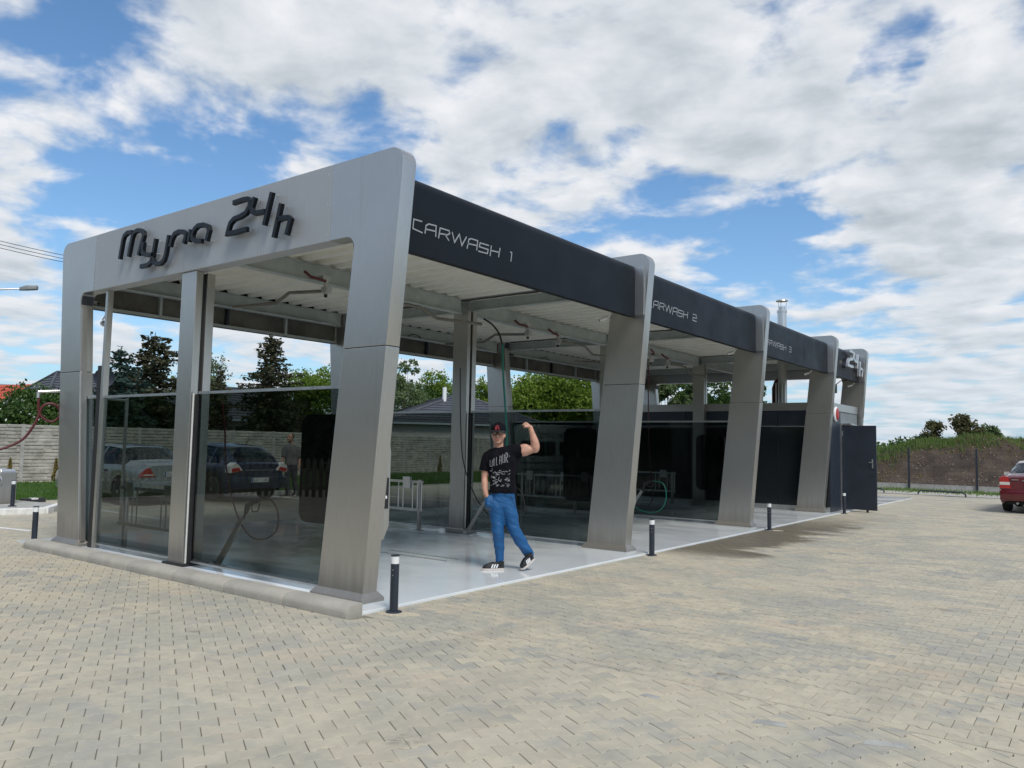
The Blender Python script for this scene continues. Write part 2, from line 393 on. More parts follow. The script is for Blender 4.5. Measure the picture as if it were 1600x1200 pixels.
YS = -0.27           # seam between the two paving fields
def paver_material():
    m = D.materials.new('mottled_pavers'); m.use_nodes = True; t = NT(m.node_tree); b = m.node_tree.nodes['Principled BSDF']
    geo = t.new('ShaderNodeNewGeometry'); pos = geo.outputs['Position']
    at_ = t.new('ShaderNodeAttribute'); at_.attribute_name = 'pid'; oi = t.new('ShaderNodeObjectInfo')
    idv = t.math('FRACT', t.math('ADD', at_.outputs['Fac'], oi.outputs['Random']))
    off = t.new('ShaderNodeCombineXYZ'); t.link(t.math('MULTIPLY', idv, .30), off.inputs[0]); t.link(t.math('MULTIPLY', t.math('FRACT', t.math('MULTIPLY', idv, 7.31)), .30), off.inputs[1])
    p2 = t.vmath('ADD', t.vmath('MULTIPLY', pos, (1.0, 1.35, 1)), off.outputs[0])
    p3 = t.vmath('ADD', pos, off.outputs[0])
    a = t.noise(p2, .85, 4, .55, .6)
    bcol = t.mix(t.maprange(a, .40, .58), (.355, .340, .290), (.515, .452, .335))
    bb = t.noise(t.vmath('ADD', p3, (9, 3, 0)), 1.9, 4, .6, .4)
    bcol = t.mix(t.maprange(bb, .52, .66), bcol, (.285, .29, .285))
    cc = t.noise(t.vmath('ADD', p3, (30, 11, 0)), 1.6, 3, .6, .4)
    bcol = t.mix(t.math('MULTIPLY', t.maprange(cc, .56, .68), .75), bcol, (.53, .42, .31))
    dd = t.noise(p3, 7, 4, .6)
    bcol = t.mix(.4, bcol, t.mix(t.maprange(dd, .35, .65), (.31, .295, .24), (.48, .44, .33)))
    big = t.noise(pos, .22, 3, .5); bcol = t.mix(t.math('MULTIPLY', t.maprange(big, .4, .65), .35), bcol, (.45, .415, .33))
    br = t.math('MULTIPLY_ADD', idv, .09, .97)
    v = t.new('ShaderNodeVectorMath', operation='SCALE'); t.link(bcol, v.inputs[0]); t.link(br, v.inputs['Scale']); bcol = v.outputs[0]
    fine = t.noise(pos, 160, 3, .7); bcol = t.mix(t.math('MULTIPLY', t.maprange(fine, .5, .8), .3), bcol, (.13, .125, .11))
    # water run-off beside the wash bays
    s = t.new('ShaderNodeSeparateXYZ'); t.link(pos, s.inputs[0]); X, Y = s.outputs[0], s.outputs[1]
    wn = t.noise(t.vmath('MULTIPLY', pos, (.8, 1.6, 1)), 1.1, 6, .6, .7)
    wx = t.maprange(t.math('ADD', X, t.math('MULTIPLY', wn, -3.3)), -.2, -.95)
    wy = t.math('MULTIPLY', t.maprange(Y, 5.3, 6.6), t.maprange(Y, 16.0, 11.0))
    wet = t.math('MULTIPLY', wx, wy)
    # scattered small stains and a few footprints
    st = t.noise(pos, 1.7, 2, .5, .5); st2 = t.noise(pos, 9, 3, .6, .8)
    stain = t.math('MULTIPLY', t.maprange(st, .66, .74), t.maprange(st2, .50, .62))
    bcol = t.mix(t.math('MULTIPLY', stain, .45), bcol, (.10, .085, .06))
    tr1 = t.noise(t.vmath('MULTIPLY', pos, (1.0, .16, 1)), 1.3, 5, .6, .5); bcol = t.mix(t.math('MULTIPLY', t.maprange(tr1, .55, .70), .28), bcol, (.27, .255, .215))
    tr2 = t.noise(t.vmath('ADD', pos, (4, 7, 0)), .45, 6, .6, 1.0); bcol = t.mix(t.math('MULTIPLY', t.maprange(tr2, .54, .66), .25), bcol, (.30, .29, .26))
    bcol = t.mix(t.math('MULTIPLY', wet, .80), bcol, (.095, .078, .055))
    t.link(bcol, b.inputs['Base Color'])
    t.link(t.math('MULTIPLY_ADD', wet, -.35, .80), b.inputs['Roughness']); b.inputs['Specular IOR Level'].default_value = .3
    bn = t.new('ShaderNodeBump'); bn.inputs['Strength'].default_value = .5; bn.inputs['Distance'].default_value = .006
    t.link(t.noise(pos, 70, 5, .7), bn.inputs['Height']); t.link(bn.outputs[0], b.inputs['Normal'])
    return m
MT['paver'] = paver_material()
# bedding sheet under the pavers (sandy joints); far out it carries the paver colours itself
def joint_material():
    m = MT['paver'].copy(); m.name = 'paved_area_far'; t = NT(m.node_tree); b = m.node_tree.nodes['Principled BSDF']
    lk = b.inputs['Base Color'].links[0].from_socket
    geo = t.new('ShaderNodeNewGeometry'); dist = t.vmath('DISTANCE', t.vmath('MULTIPLY', geo.outputs['Position'], (1, 1, 0)), (CAM.x, CAM.y, 0))
    rel_ = t.vmath('SUBTRACT', geo.outputs['Position'], (CAM.x, CAM.y, 0)); dep_ = t.vmath('DOT_PRODUCT', rel_, (FW.x, FW.y, 0)); lat_ = t.math('ABSOLUTE', t.vmath('DOT_PRODUCT', rel_, (RT.x, RT.y, 0)))
    side_ = t.math('MAXIMUM', t.maprange(t.math('SUBTRACT', lat_, dep_), 5.0, 5.1), t.maprange(dep_, -1.4, -1.5))
    near = t.math('MAXIMUM', t.maprange(dist, 23.4, 23.6), side_); c = t.mix(near, (.22, .205, .165), t.mix(.2, lk, (.22, .205, .16))); t.link(c, b.inputs['Base Color']); return m
MT['joint'] = joint_material()
pav = add_plane('pavement', -15.3, -60, 60, 27.9, -.010, MT['joint'])

def bone(seg=1):
    e = .0014; H, Wd, N = .1-e, .0825-e, .0575-e
    q = [(H, Wd-.004), (H-.004, Wd), (.066, Wd), (.036, N), (-.036, N), (-.066, Wd), (-H+.004, Wd), (-H, Wd-.004)]
    return q + [(-x, -y) for x, y in q]
BONE = bone()
def clip(poly, a, b, c):   # keep a*x+b*y+c >= 0
    o = []
    for i, p in enumerate(poly):
        q = poly[(i+1) % len(poly)]; dp = a*p[0]+b*p[1]+c; dq = a*q[0]+b*q[1]+c
        if dp >= 0: o.append(p)
        if (dp >= 0) != (dq >= 0):
            k = dp/(dp-dq); o.append((p[0]+(q[0]-p[0])*k, p[1]+(q[1]-p[1])*k))
    return o
def inset(poly, d):
    n = len(poly); cx = sum(p[0] for p in poly)/n; cy = sum(p[1] for p in poly)/n; o = []
    for i in range(n):
        p0, p, p1 = Vector(poly[i-1]), Vector(poly[i]), Vector(poly[(i+1) % n])
        d0 = (p-p0); d1 = (p1-p)
        if d0.length < 1e-6 or d1.length < 1e-6: o.append((p.x, p.y)); continue
        d0.normalize(); d1.normalize(); n0 = Vector((-d0.y, d0.x)); n1 = Vector((-d1.y, d1.x)); nn = n0+n1
        nn = nn.normalized() if nn.length > .1 else n0; k = d/max(.5, nn.dot(n0)); o.append((p.x+nn.x*k, p.y+nn.y*k))
    return o
pm = MB(); BB = list(BONE)
tin = inset(BB, .0025)
nB = len(BB)
pm.add([(x, y, -.03) for x, y in BB]+[(x, y, -.003) for x, y in BB]+[(x, y, 0) for x, y in tin],
       [(i, (i+1) % nB, nB+(i+1) % nB, nB+i) for i in range(nB)]+[(nB+i, nB+(i+1) % nB, 2*nB+(i+1) % nB, 2*nB+i) for i in range(nB)]+[tuple(range(2*nB, 3*nB))])
pme = D.meshes.new('paver'); pme.from_pydata(pm.v, [], pm.f); pme.materials.append(MT['paver']); pme.validate()

# open edges of the slab / kerb / grass that bound the paving
XS = -.10            # right edge of the wash slab
def zones():
    """yield (x, y, angle, polygon or None)"""
    res = []
    def lattice(ang, test, lim):
        u = (math.cos(ang), math.sin(ang)); v = (-math.sin(ang), math.cos(ang)); R = 24.5; cx, cy = CAM.x, CAM.y
        I = int(R/.2)+2; J = int(R/.14)+2
        for j in range(-J, J+1):
            for i in range(-I, I+1):
                a = i*.2+(j % 2)*.1; bb = j*.14
                x = cx+u[0]*a+v[0]*bb; y = cy+u[1]*a+v[1]*bb
                dx, dy = x-cx, y-cy; dd = math.hypot(dx, dy)
                if dd > 23.5: continue
                dep = dx*FW.x+dy*FW.y; lat = dx*RT.x+dy*RT.y
                if dep < -1.5 or abs(lat) > dep*1.0+5: continue
                p = lim(x, y, ang)
                if p: res.append((x, y, ang, None if p is True else p))
    def world(x, y, ang): return [(x+rot2(p, ang)[0], y+rot2(p, ang)[1]) for p in BONE]
    def limA(x, y, ang):
        if y > YS+.12 or x < -14.8: return None
        if -7.1 < x < 0.05 and y > -.55: 
            if y > -.35: return None
        P = world(x, y, ang)
        q = P
        if x > -.12 or x < -6.95: q = clip(P, 0, -1, YS-.004) if y > YS-.12 else P
        elif y > -.62: q = clip(P, 0, -1, -.49)
        if not q or len(q) < 3: return None
        return True if len(q) == len(P) and q == P else q
    def limB(x, y, ang):
        if y < YS-.12 or x < -15.4 or y > 28.0: return None
        if -7.75 < x < XS-.12 and y < 25.4: return None
        P = world(x, y, ang); q = P
        if y < YS+.13: q = clip(q, 0, 1, -YS-.004)
        if x > -3 and x < XS+.15 and y < 25.2: q = clip(q, 1, 0, -(XS+.004))
        if x < -7 and x > -7.9 and y < 25.2: q = clip(q, -1, 0, -7.66)
        if not q or len(q) < 3: return None
        return True if q == P else q
    lattice(math.radians(151.2-90), None, limA)
    lattice(0.0, None, limB)
    return res
ZN = zones()
ZN.sort(key=lambda z: (z[0]-CAM.x)**2+(z[1]-CAM.y)**2)
rs = random.Random(3)
vis = []
for z in ZN:
    d = Vector((z[0], z[1], 0))-CAM; dep = max(.01, d.dot(FW)); uu = 800+1236.1*d.dot(RT)/dep; vv = 600-1236.1*d.dot(UP)/dep
    vis.append(0 <= uu <= 1600 and vv <= 1195)
cnt = 0; SV = []; SF = []; SP = []
for z, vs_ in zip(ZN, vis):
    x, y, ang, poly = z; dz = rs.uniform(-.0012, .0012); tx, ty = rs.gauss(0, .0035), rs.gauss(0, .0035)
    if poly is None and vs_ and cnt < 300:
        o = child('paver', pme, pav, (x+rs.gauss(0, .0008), y+rs.gauss(0, .0008), dz), (tx, ty, ang+rs.gauss(0, .006)+(PI if rs.random() < .5 else 0))); cnt += 1; continue
    P = poly or [(x+rot2(p, ang)[0], y+rot2(p, ang)[1]) for p in BONE]
    ar = sum(P[i][0]*P[(i+1) % len(P)][1]-P[(i+1) % len(P)][0]*P[i][1] for i in range(len(P)))
    if abs(ar) < .0015: continue
    if ar < 0: P = P[::-1]
    jx, jy = rs.gauss(0, .0008), rs.gauss(0, .0008); P = [(a_+jx, b_+jy) for a_, b_ in P]
    T = inset(P, .0025); n = len(P); o = len(SV); r_ = rs.random()
    SV += [(px, py, -.008) for px, py in P]+[(px, py, dz+(px-x)*ty+(py-y)*tx) for px, py in T]
    SF += [(o+i, o+(i+1) % n, o+n+(i+1) % n, o+n+i) for i in range(n)]+[tuple(range(o+n, o+2*n))]; SP += [r_]*(n+1)
me = D.meshes.new('paver_field'); me.from_pydata(SV, [], SF); me.materials.append(MT['paver'])
a_ = me.attributes.new('pid', 'FLOAT', 'FACE'); a_.data.foreach_set('value', SP)
o = D.objects.new('paver_field', me); COL.objects.link(o); o.parent = pav; o['kind'] = 'stuff'

# white cut filler stones and mortar at the seam
fm = MB()
for (u_, v_, w_, h_, a_) in ((1203, 1130, .20, .10, .2), (1017, 1088, .13, .07, -.1), (1385, 1163, .24, .10, .3), (1330, 1150, .10, .06, .1)):
    d = ray(u_, v_); p = CAM+d*(-CAM.z/d.z)
    q = [(p.x+rot2(c_, a_)[0], p.y+rot2(c_, a_)[1]) for c_ in ((-w_/2, -h_/2), (w_/2, -h_*.3), (w_*.4, h_/2), (-w_*.4, h_*.35))]
    fm.prism(q, 'z', -.01, .0022)
fm.build('mortar_patch', MT['conc'], pav, label='pale mortar filling cut gaps along the paving seam', keep=True)

# ---- white wash-bay slab
def slab_material():
    m = D.materials.new('wet_white_floor'); m.use_nodes = True; t = NT(m.node_tree); b = m.node_tree.nodes['Principled BSDF']
    geo = t.new('ShaderNodeNewGeometry'); pos = geo.outputs['Position']
    n = t.noise(pos, .55, 5, .6, .4); n2 = t.noise(t.vmath('MULTIPLY', pos, (1.0, 1.7, 1)), .8, 6, .6, .6); n3 = t.noise(pos, 30, 4, .7)
    c = t.mix(t.maprange(n, .35, .65), (.66, .70, .72), (.74, .765, .775))
    s = t.new('ShaderNodeSeparateXYZ'); t.link(pos, s.inputs[0])
    damp = t.math('MULTIPLY', t.math('MULTIPLY', t.maprange(t.math('ADD', s.outputs[0], t.math('MULTIPLY', n2, 1.2)), -.1, -1.4), t.maprange(s.outputs[1], .1, .7)), .75)
    c = t.mix(damp, c, t.mix(t.maprange(n2, .35, .65), (.46, .50, .52), (.62, .655, .67)))
    foam = t.math('MULTIPLY', t.maprange(n2, .585, .61), t.maprange(s.outputs[0], -.7, -1.8)); c = t.mix(t.math('MULTIPLY', t.math('MULTIPLY', foam, t.maprange(n3, .35, .55)), .7), c, (.68, .70, .71))
    c = t.mix(t.math('MULTIPLY', t.maprange(n3, .6, .75), .12), c, (.25, .25, .24))
    t.link(c, b.inputs['Base Color'])
    t.link(t.math('ADD', t.math('MULTIPLY', t.maprange(n2, .35, .65), .13), .03), b.inputs['Roughness']); b.inputs['Specular IOR Level'].default_value = .75
    bn = t.new('ShaderNodeBump'); bn.inputs['Strength'].default_value = .10; bn.inputs['Distance'].default_value = .01
    t.link(t.noise(t.vmath('MULTIPLY', pos, (1, 2.2, 1)), 5, 5, .6), bn.inputs['Height']); t.link(bn.outputs[0], b.inputs['Normal'])
    return m
MT['slab'] = slab_material()
MB().box((-7.65, -.285, -.08), (XS, 25.2, .028)).build('wash_floor', MT['slab'], kind='structure', bevel=.006, keep=True)
# drain gratings and small anchor plates on the wash floor
for k, (x, y, lb) in enumerate(((-2.3, 2.75, 'steel floor drain grating in the first wash bay behind the standing man'), (-2.3, 7.9, 'steel floor drain grating in the middle of the second wash bay'))):
    dr = thing('floor_drain', lb, 'drain', (x, y, .03))
    for q in range(16): MB().box((x-.62+q*.08, y-.10, .0285), (x-.58+q*.08, y+.10, .0325)).build('bar', MT['galv'], dr)
    f = MB(); f.box((x-.66, y-.13, .0283), (x+.66, y-.105, .034)); f.box((x-.66, y+.105, .0283), (x+.66, y+.13, .034)); f.build('frame', MT['alu'], dr)
# ---- rounded concrete kerb in front: separate kerb stones
kb = thing('front_kerb', 'rounded grey concrete kerb along the front of the wash building', 'kerb', (-3.45, -.4, 0))
xs = [-6.92, -6.0, -5.0, -4.0, -3.0, -2.0, -1.0, -.075]
for i in range(len(xs)-1):
    y0, y1, h = -.485, -.287, .115
    prof = [(y1, -.05), (y0, -.05), (y0, .045)]+[(y0+.11*(1-math.cos(a)), .045+(h-.045)*math.sin(a)) for a in [k*PI/2/6 for k in range(1, 7)]]+[(y1, h)]
    MB().prism(prof, 'x', xs[i]+.004, xs[i+1]-.004).build('kerb_stone', MT['kerb'], kb, bevel=.004, smooth=30)

# ================================================================== WASH BUILDING
H = 4.55; TH = .187; WD = 7.41
PY = [0, 5.247, 10.40, 15.55, 18.69]
def ox(z): return -.40+.40*(z-.08)/4.47            # outer edge of the right leg
def ix(z): return -1.074+.106*(z-.08)              # inner edge
def arc(cx, cz, r, a0, a1, n=7): return [(cx+r*math.cos(a0+(a1-a0)*k/n), cz+r*math.sin(a0+(a1-a0)*k/n)) for k in range(n+1)]
def mirror(p): return [(-WD-x, z) for x, z in p]
ZJ = 2.55
G = .004
def leg_lower(): return [(ix(.10), .10), (ox(.10), .10), (ox(ZJ-G), ZJ-G), (ix(ZJ-G), ZJ-G)]
def upper_full(zb, xcut):      # leg above the joint, rounded outer top corner, beam stub to xcut
    r = .17; ri = .12
    p = [(ix(ZJ+G), ZJ+G), (ox(ZJ+G), ZJ+G)]
    p += arc(-r-.02, H-r, r, 0, PI/2)
    p += [(xcut, H), (xcut, zb)]
    xi = ix(zb-ri)
    p += arc(xi-ri, zb-ri, ri, PI/2, 0, 6)
    return p
carwash = thing('carwash_building', 'stainless framed self-service car wash with leaning portal legs and dark fascia boards', 'building', (-3.7, 9, 0))
def portal(y, t0, t1, full, name='portal_frame'):
    zb = 3.72 if full else 4.215
    p = []
    core = MB()
    S_ = 0.012
    def core_poly(mm):
        q = [(ix(.12)+S_, .12), (ox(.12)-S_, .12), (ox(H-.2)-S_, H-.2), (-.2, H-S_), (-.9, H-S_), (-.9, zb+S_), (ix(zb-.12)-.05, zb+S_), (ix(zb-.2)+S_, zb-.2)]
        return mirror(q) if mm else q
    for mm in (0, 1): core.prism(core_poly(mm), 'y', y+S_, y+TH-S_)
    core.box((-WD+.9, y+S_, zb+S_), (-.9, y+TH-S_, H-S_))
    fr = core.build(name, MT['anth'], carwash)
    A = MB().prism(leg_lower(), 'y', y, y+TH).build('leg_panel', MT['steel'], fr, bevel=.006)
    MB().prism(mirror(leg_lower()), 'y', y, y+TH).build('leg_panel', MT['steel'], fr, bevel=.006)
    c1 = -1.09
    MB().prism(upper_full(zb, c1+G/2), 'y', y, y+TH).build('corner_panel', MT['steel'], fr, bevel=.006, smooth=25)
    MB().prism(mirror(upper_full(zb, c1+G/2)), 'y', y, y+TH).build('corner_panel', MT['steel'], fr, bevel=.006, smooth=25)
    cuts = [-WD-c1, -4.99, -2.362, c1] if full else [-WD-c1, -3.7, c1]
    for i in range(len(cuts)-1):
        MB().box((cuts[i]+G/2, y, zb), (cuts[i+1]-G/2, y+TH, H)).build('beam_panel', MT['steel_matte'], fr, bevel=.004)
    if full or True:
        for xx in (c1-.05, c1+.05, -WD-c1-.05, -WD-c1+.05) if full and y < 1 else ():
            for zz in (3.80, 4.13, 4.46): MB().lathe([(.009, 0), (.006, .004)], (xx, y-.0005, zz), 8, 'y').build('rivet', MT['steel_light'], fr)
        for xa in (ix(ZJ)+.05, ox(ZJ)-.05, -WD-ix(ZJ)-.05, -WD-ox(ZJ)+.05):
            for zz in (ZJ-.05, ZJ+.05): MB().lathe([(.009, 0), (.006, .004)], (xa, y-.0005, zz), 8, 'y').build('rivet', MT['steel_light'], fr)
    for mm in (0, 1):       # flared plinth
        def bx(x0, x1, z): 
            q = [(x0, z), (x1, z)]
            return q
        o_, i_ = ox(.1), ix(.1); e = .055
        lo = [(i_-e, y-e), (o_+e, y-e), (o_+e, y+TH+e), (i_-e, y+TH+e)]; hi = [(i_-.006, y-.006), (o_+.006, y-.006), (o_+.006, y+TH+.006), (i_-.006, y+TH+.006)]
        if mm: lo = [(-WD-a, b_) for a, b_ in lo][::-1]; hi = [(-WD-a, b_) for a, b_ in hi][::-1]
        v = [(a, b_, .029) for a, b_ in lo]+[(a, b_, .062) for a, b_ in lo]+[(a, b_, .118) for a, b_ in hi]
        MB().add(v, [(0,3,2,1)]+[(k, (k+1) % 4, 4+(k+1) % 4, 4+k) for k in range(4)]+[(4+k, 4+(k+1) % 4, 8+(k+1) % 4, 8+k) for k in range(4)]+[(8,9,10,11)]).build('plinth', MT['steel'], fr, bevel=.003)
    return fr
for i, y in enumerate(PY): portal(y, 0, TH, i in (0, 4))

# ---- fascia boards with rounded top, on both sides, per bay
def fascia(side, y0, y1, bay):
    xo = -.245; zt, zb = 4.387, 3.571; r = .13
    prof = [(xo, zb), (xo, zt-r)]+[(xo-r+r*math.cos(a), zt-r+r*math.sin(a)) for a in [k*PI/2/6 for k in range(1, 7)]]+[(xo-.45, zt), (xo-.45, zt-.015), (xo-r, zt-.015), (xo-.018, zt-r), (xo-.018, zb+.015), (xo-.09, zb+.015), (xo-.09, zb)]
    if side: prof = [(-WD-a, b_) for a, b_ in prof]
    f = MB().prism(prof, 'y', y0, y1).build('fascia', MT['fascia'], carwash, smooth=35)
    bk = MB(); xb = xo-.024
    if side: 
        bk.prism([(-WD-xo+.020, zb+.02), (-WD-xo+.024, zb+.02), (-WD-xo+.024, 4.22), (-WD-xo+.020, 4.22)], 'y', y0+.01, y1-.01)
        bk.build('fascia_lining', MT['fasback'], f)
        m = MB(); m.beam((-WD-xo+.07, y0+.01, zb+.03), (-WD-xo+.07, y1-.01, zb+.03), .07, .05); m.build('bottom_rail', MT['galv'], f)
        n = max(2, round((y1-y0)/1.25))
        for k in range(1, n):
            yy = y0+(y1-y0)*k/n; s_ = MB(); s_.box((-WD-xo+.03, yy-.025, zb+.05), (-WD-xo+.10, yy+.025, 4.2)); s_.build('stud', MT['galv'] if k % 2 else MT['anth'], f)
    return f
FS = []
for i in range(4):
    for s_ in (0, 1):
        f = fascia(s_, PY[i]+TH+.004, PY[i+1]-.035, i)
        if not s_: FS.append(f)
        # bright end trim beside the next portal
        x0, x1 = (-.262, -.10) if not s_ else (-WD+.10, -WD+.262)
        MB().box((min(x0, x1), PY[i+1]-.030, 3.60), (max(x0, x1), PY[i+1]-.002, 4.34)).build('end_trim', MT['steel_light'], f)
    if i < 3:     # standing joint in the middle of each board
        ym = (PY[i]+PY[i+1])/2+.6
        MB().box((-.2455, ym, 3.575), (-.2435, ym+.006, 4.24)).build('board_joint', MT['black'], FS[-1])

# ---- CARWASH lettering
CW = {'C': [[[0.523, 3.924], [0.398, 3.92], [0.39, 3.819], [0.535, 3.805]]], 'A': [[[0.571, 3.806], [0.585, 3.896], [0.623, 3.922], [0.741, 3.929], [0.738, 3.809]], [[0.582, 3.857], [0.736, 3.868]]], 'R': [[[0.784, 3.802], [0.805, 3.921], [0.948, 3.924], [0.962, 3.895], [0.924, 3.872], [0.803, 3.859]], [[0.885, 3.869], [0.952, 3.813]]], 'W': [[[1.001, 3.922], [1.045, 3.815], [1.122, 3.923], [1.168, 3.806], [1.246, 3.923]]], 'A2': [[[1.259, 3.789], [1.289, 3.905], [1.33, 3.92], [1.444, 3.921], [1.428, 3.806]], [[1.268, 3.851], [1.432, 3.862]]], 'S': [[[1.65, 3.909], [1.488, 3.906], [1.475, 3.859], [1.637, 3.859], [1.624, 3.809], [1.457, 3.803]]], 'H': [[[1.695, 3.919], [1.675, 3.791]], [[1.862, 3.926], [1.835, 3.809]], [[1.688, 3.86], [1.849, 3.869]]]}
DG = {1: [[[2.061, 3.919], [2.093, 3.916], [2.077, 3.805]]],
      2: [[[2.06, 3.918], [2.20, 3.920], [2.215, 3.865], [2.065, 3.86], [2.06, 3.808], [2.215, 3.808]]],
      3: [[[2.06, 3.918], [2.21, 3.920], [2.212, 3.808], [2.055, 3.806]], [[2.09, 3.862], [2.21, 3.864]]]}
for i in range(3):
    dy = PY[i]-PY[0]
    for key, strokes in list(CW.items())+[(str(i+1), DG[i+1])]:
        m = MB()
        for s_ in strokes: m.ribbon(s_, .0145, lambda p: ((-.2415, p[0]+dy, p[1]), (-.2448, p[0]+dy, p[1])))
        m.build('letter', MT['greyletter'], FS[i])
# ---- 'Myjnia 24h' channel letters on stand-offs, a sign of its own parts
MYL = {'M': [[[-5.43, 4.059], [-5.366, 4.321], [-5.333, 4.379], [-5.249, 4.407], [-5.118, 4.397]], [[-5.188, 4.062], [-5.11, 4.329], [-5.065, 4.385], [-4.977, 4.4], [-4.883, 4.384], [-4.821, 4.348], [-4.803, 4.302], [-4.922, 4.049]]], 'y': [[[-4.798, 4.214], [-4.818, 4.09], [-4.785, 4.048], [-4.7, 4.026], [-4.515, 4.007]], [[-4.489, 4.217], [-4.546, 3.989], [-4.579, 3.918], [-4.664, 3.884], [-4.85, 3.885]]], 'j': [[[-4.17, 4.218], [-4.223, 3.968], [-4.259, 3.899], [-4.334, 3.866], [-4.441, 3.869], [-4.521, 3.911], [-4.55, 3.958]]], 'n': [[[-4.128, 4.056], [-4.091, 4.156], [-4.036, 4.211], [-3.935, 4.227], [-3.822, 4.208], [-3.77, 4.172], [-3.767, 4.134], [-3.804, 4.053]]], 'i': [[[-3.658, 4.216], [-3.698, 4.059]]], 'a': [[[-3.292, 4.015], [-3.244, 4.138], [-3.273, 4.192], [-3.373, 4.23], [-3.498, 4.237], [-3.573, 4.204], [-3.615, 4.143], [-3.61, 4.091], [-3.534, 4.05], [-3.391, 4.03]]], '2': [[[-2.763, 4.399], [-2.556, 4.405], [-2.467, 4.396], [-2.424, 4.36], [-2.432, 4.3], [-2.495, 4.235], [-2.604, 4.21], [-2.731, 4.2], [-2.803, 4.159], [-2.834, 4.096], [-2.852, 4.04], [-2.686, 4.035], [-2.459, 4.039]]], '4': [[[-2.336, 4.394], [-2.389, 4.274], [-2.37, 4.226], [-2.307, 4.2], [-2.125, 4.193]], [[-2.012, 4.396], [-2.134, 4.031]]], 'h': [[[-1.835, 4.236], [-1.946, 3.861]], [[-1.88, 4.05], [-1.809, 4.064], [-1.695, 4.053], [-1.657, 4.022], [-1.716, 3.858]]]}
sign = thing('lettering_sign', 'dark raised letters reading Myjnia 24h on the front steel beam', 'sign', (-3.5, -.09, 3.85))
for ch, strokes in MYL.items():
    m = MB(); pts = []
    for s_ in strokes:
        m.ribbon(s_, .057, lambda p: ((p[0], -.098, p[1]), (p[0], -.052, p[1]))); pts += [s_[0], s_[-1]]
    lt = m.build('letter', MT['letter'], sign, bevel=.004)
    for p in pts[:4]:
      k = MB(); k.tube([(p[0], -.053, p[1]-.02 if p[1] > 4.1 else p[1]+.02), (p[0], -.0, p[1]-.02 if p[1] > 4.1 else p[1]+.02)], .006, 6)
      k.build('stand_off', MT['alu'], lt)
sg2 = thing('lettering_sign', 'bright raised 24h lettering on the far end fascia board', 'sign', (-.30, 17.7, 3.7))
for ch in '24h':
    m = MB()
    # re-laid from the front sign: x -> y along the fascia
    for s_ in MYL[ch]:
        q = [(16.85+(p[0]+2.85)*1.28+.15, 3.705+(p[1]-3.858)*1.12) for p in s_]
        m.ribbon(q, .075, lambda p: ((-.10, p[0], p[1]), (-.17, p[0], p[1])))
    m.build('letter', MT['steel_light'], sg2, bevel=.003)

# ---- steel frame under the roof
def girder(name, p, q, w=.10, h=.20, m='galv', par=None):
    """I-like channel: web and two flanges"""
    p, q = Vector(p), Vector(q); s_ = MB(); up = Vector((0, 0, 1))
    s_.beam(p, q, w*.35, h-.02); s_.beam(p+up*(h/2-.006), q+up*(h/2-.006), w, .012); s_.beam(p-up*(h/2-.006), q-up*(h/2-.006), w, .012)
    return s_.build(name, MT[m], par or carwash)
ZB = 4.05
for (xx) in (-3.78, -7.0, -.62):
    for i in range(4):
        girder('long_beam', (xx, PY[i]+TH+.02, ZB), (xx, PY[i+1]-.02, ZB), .13, .26)
for i in range(1, 5):
    yy = PY[i]+.30 if i < 4 else PY[i]-.2
    girder('cross_beam', (-7.0+.07, yy, 4.10), (-3.85, yy, 4.09), .12, .18); girder('cross_beam', (-3.71, yy, 4.10), (-.69, yy, 4.09), .12, .18)
# ---- corrugated roof sheets, ribs running across
def corrugated(x0, x1, y0, y1, z):
    per = .30; s_ = MB(); y = y0; prof = []
    while y < y1:
        for dy, dzz in ((0, 0), (.11, 0), (.15, .075), (.26, .075)):
            if y+dy <= y1: prof.append((y+dy, z+dzz))
        y += per
    prof.append((y1, prof[-1][1]))
    vs = [(x0, a, b_) for a, b_ in prof]+[(x1, a, b_) for a, b_ in prof]; n = len(prof)
    s_.add(vs, [(k, k+1, n+k+1, n+k) for k in range(n-1)])
    return s_
for i in range(4):
    for (x0, x1) in ((-6.95, -3.75), (-3.75, -.50)):
        ya, yb = PY[i]+TH+.01, PY[i+1]-.01; ym = (ya+yb)/2
        for (a, b_) in ((ya, ym), (ym, yb)): corrugated(x0, x1, a, b_, 4.186 if x0 < -4 else 4.188).build('roof_sheet', MT['sheet'], carwash)
MB().box((-7.1, .2, 4.29), (-.35, PY[4], 4.31)).build('roof_top', MT['grey'], carwash)

# ---- posts, glass screens
def post(x0, y0, ztop):
    """profile column: plate in front, channel and dark slot behind"""
    p = MB(); p.box((x0, y0, .03), (x0+.335, y0+.03, ztop)); p.box((x0, y0+.03, .03), (x0+.03, y0+.28, ztop)); p.box((x0+.28, y0+.03, .03), (x0+.31, y0+.11, ztop))
    p.box((x0+.26, y0+.17, .03), (x0+.31, y0+.28, ztop)); p.box((x0+.03, y0+.25, .03), (x0+.26, y0+.28, ztop))
    o = p.build('post', MT['steel'], carwash, bevel=.004)
    MB().box((x0+.20, y0+.111, .03), (x0+.27, y0+.169, ztop-.01)).build('slot', MT['black'], o)
    MB().box((x0+.30, y0+.02, .03), (x0+.322, y0+.06, 2.16)).build('edge_strip', MT['white'], o) if y0 < 1 else None
    b_ = MB(); b_.prism([(x0-.05, y0-.05), (x0+.39, y0-.05), (x0+.39, y0+.33), (x0-.05, y0+.33)], 'z', .029, .12 if y0 > 1 else .06); b_.build('post_foot', MT['steel'] if y0 > 1 else MT['black'], o, bevel=.02 if y0 > 1 else .004)
    return o
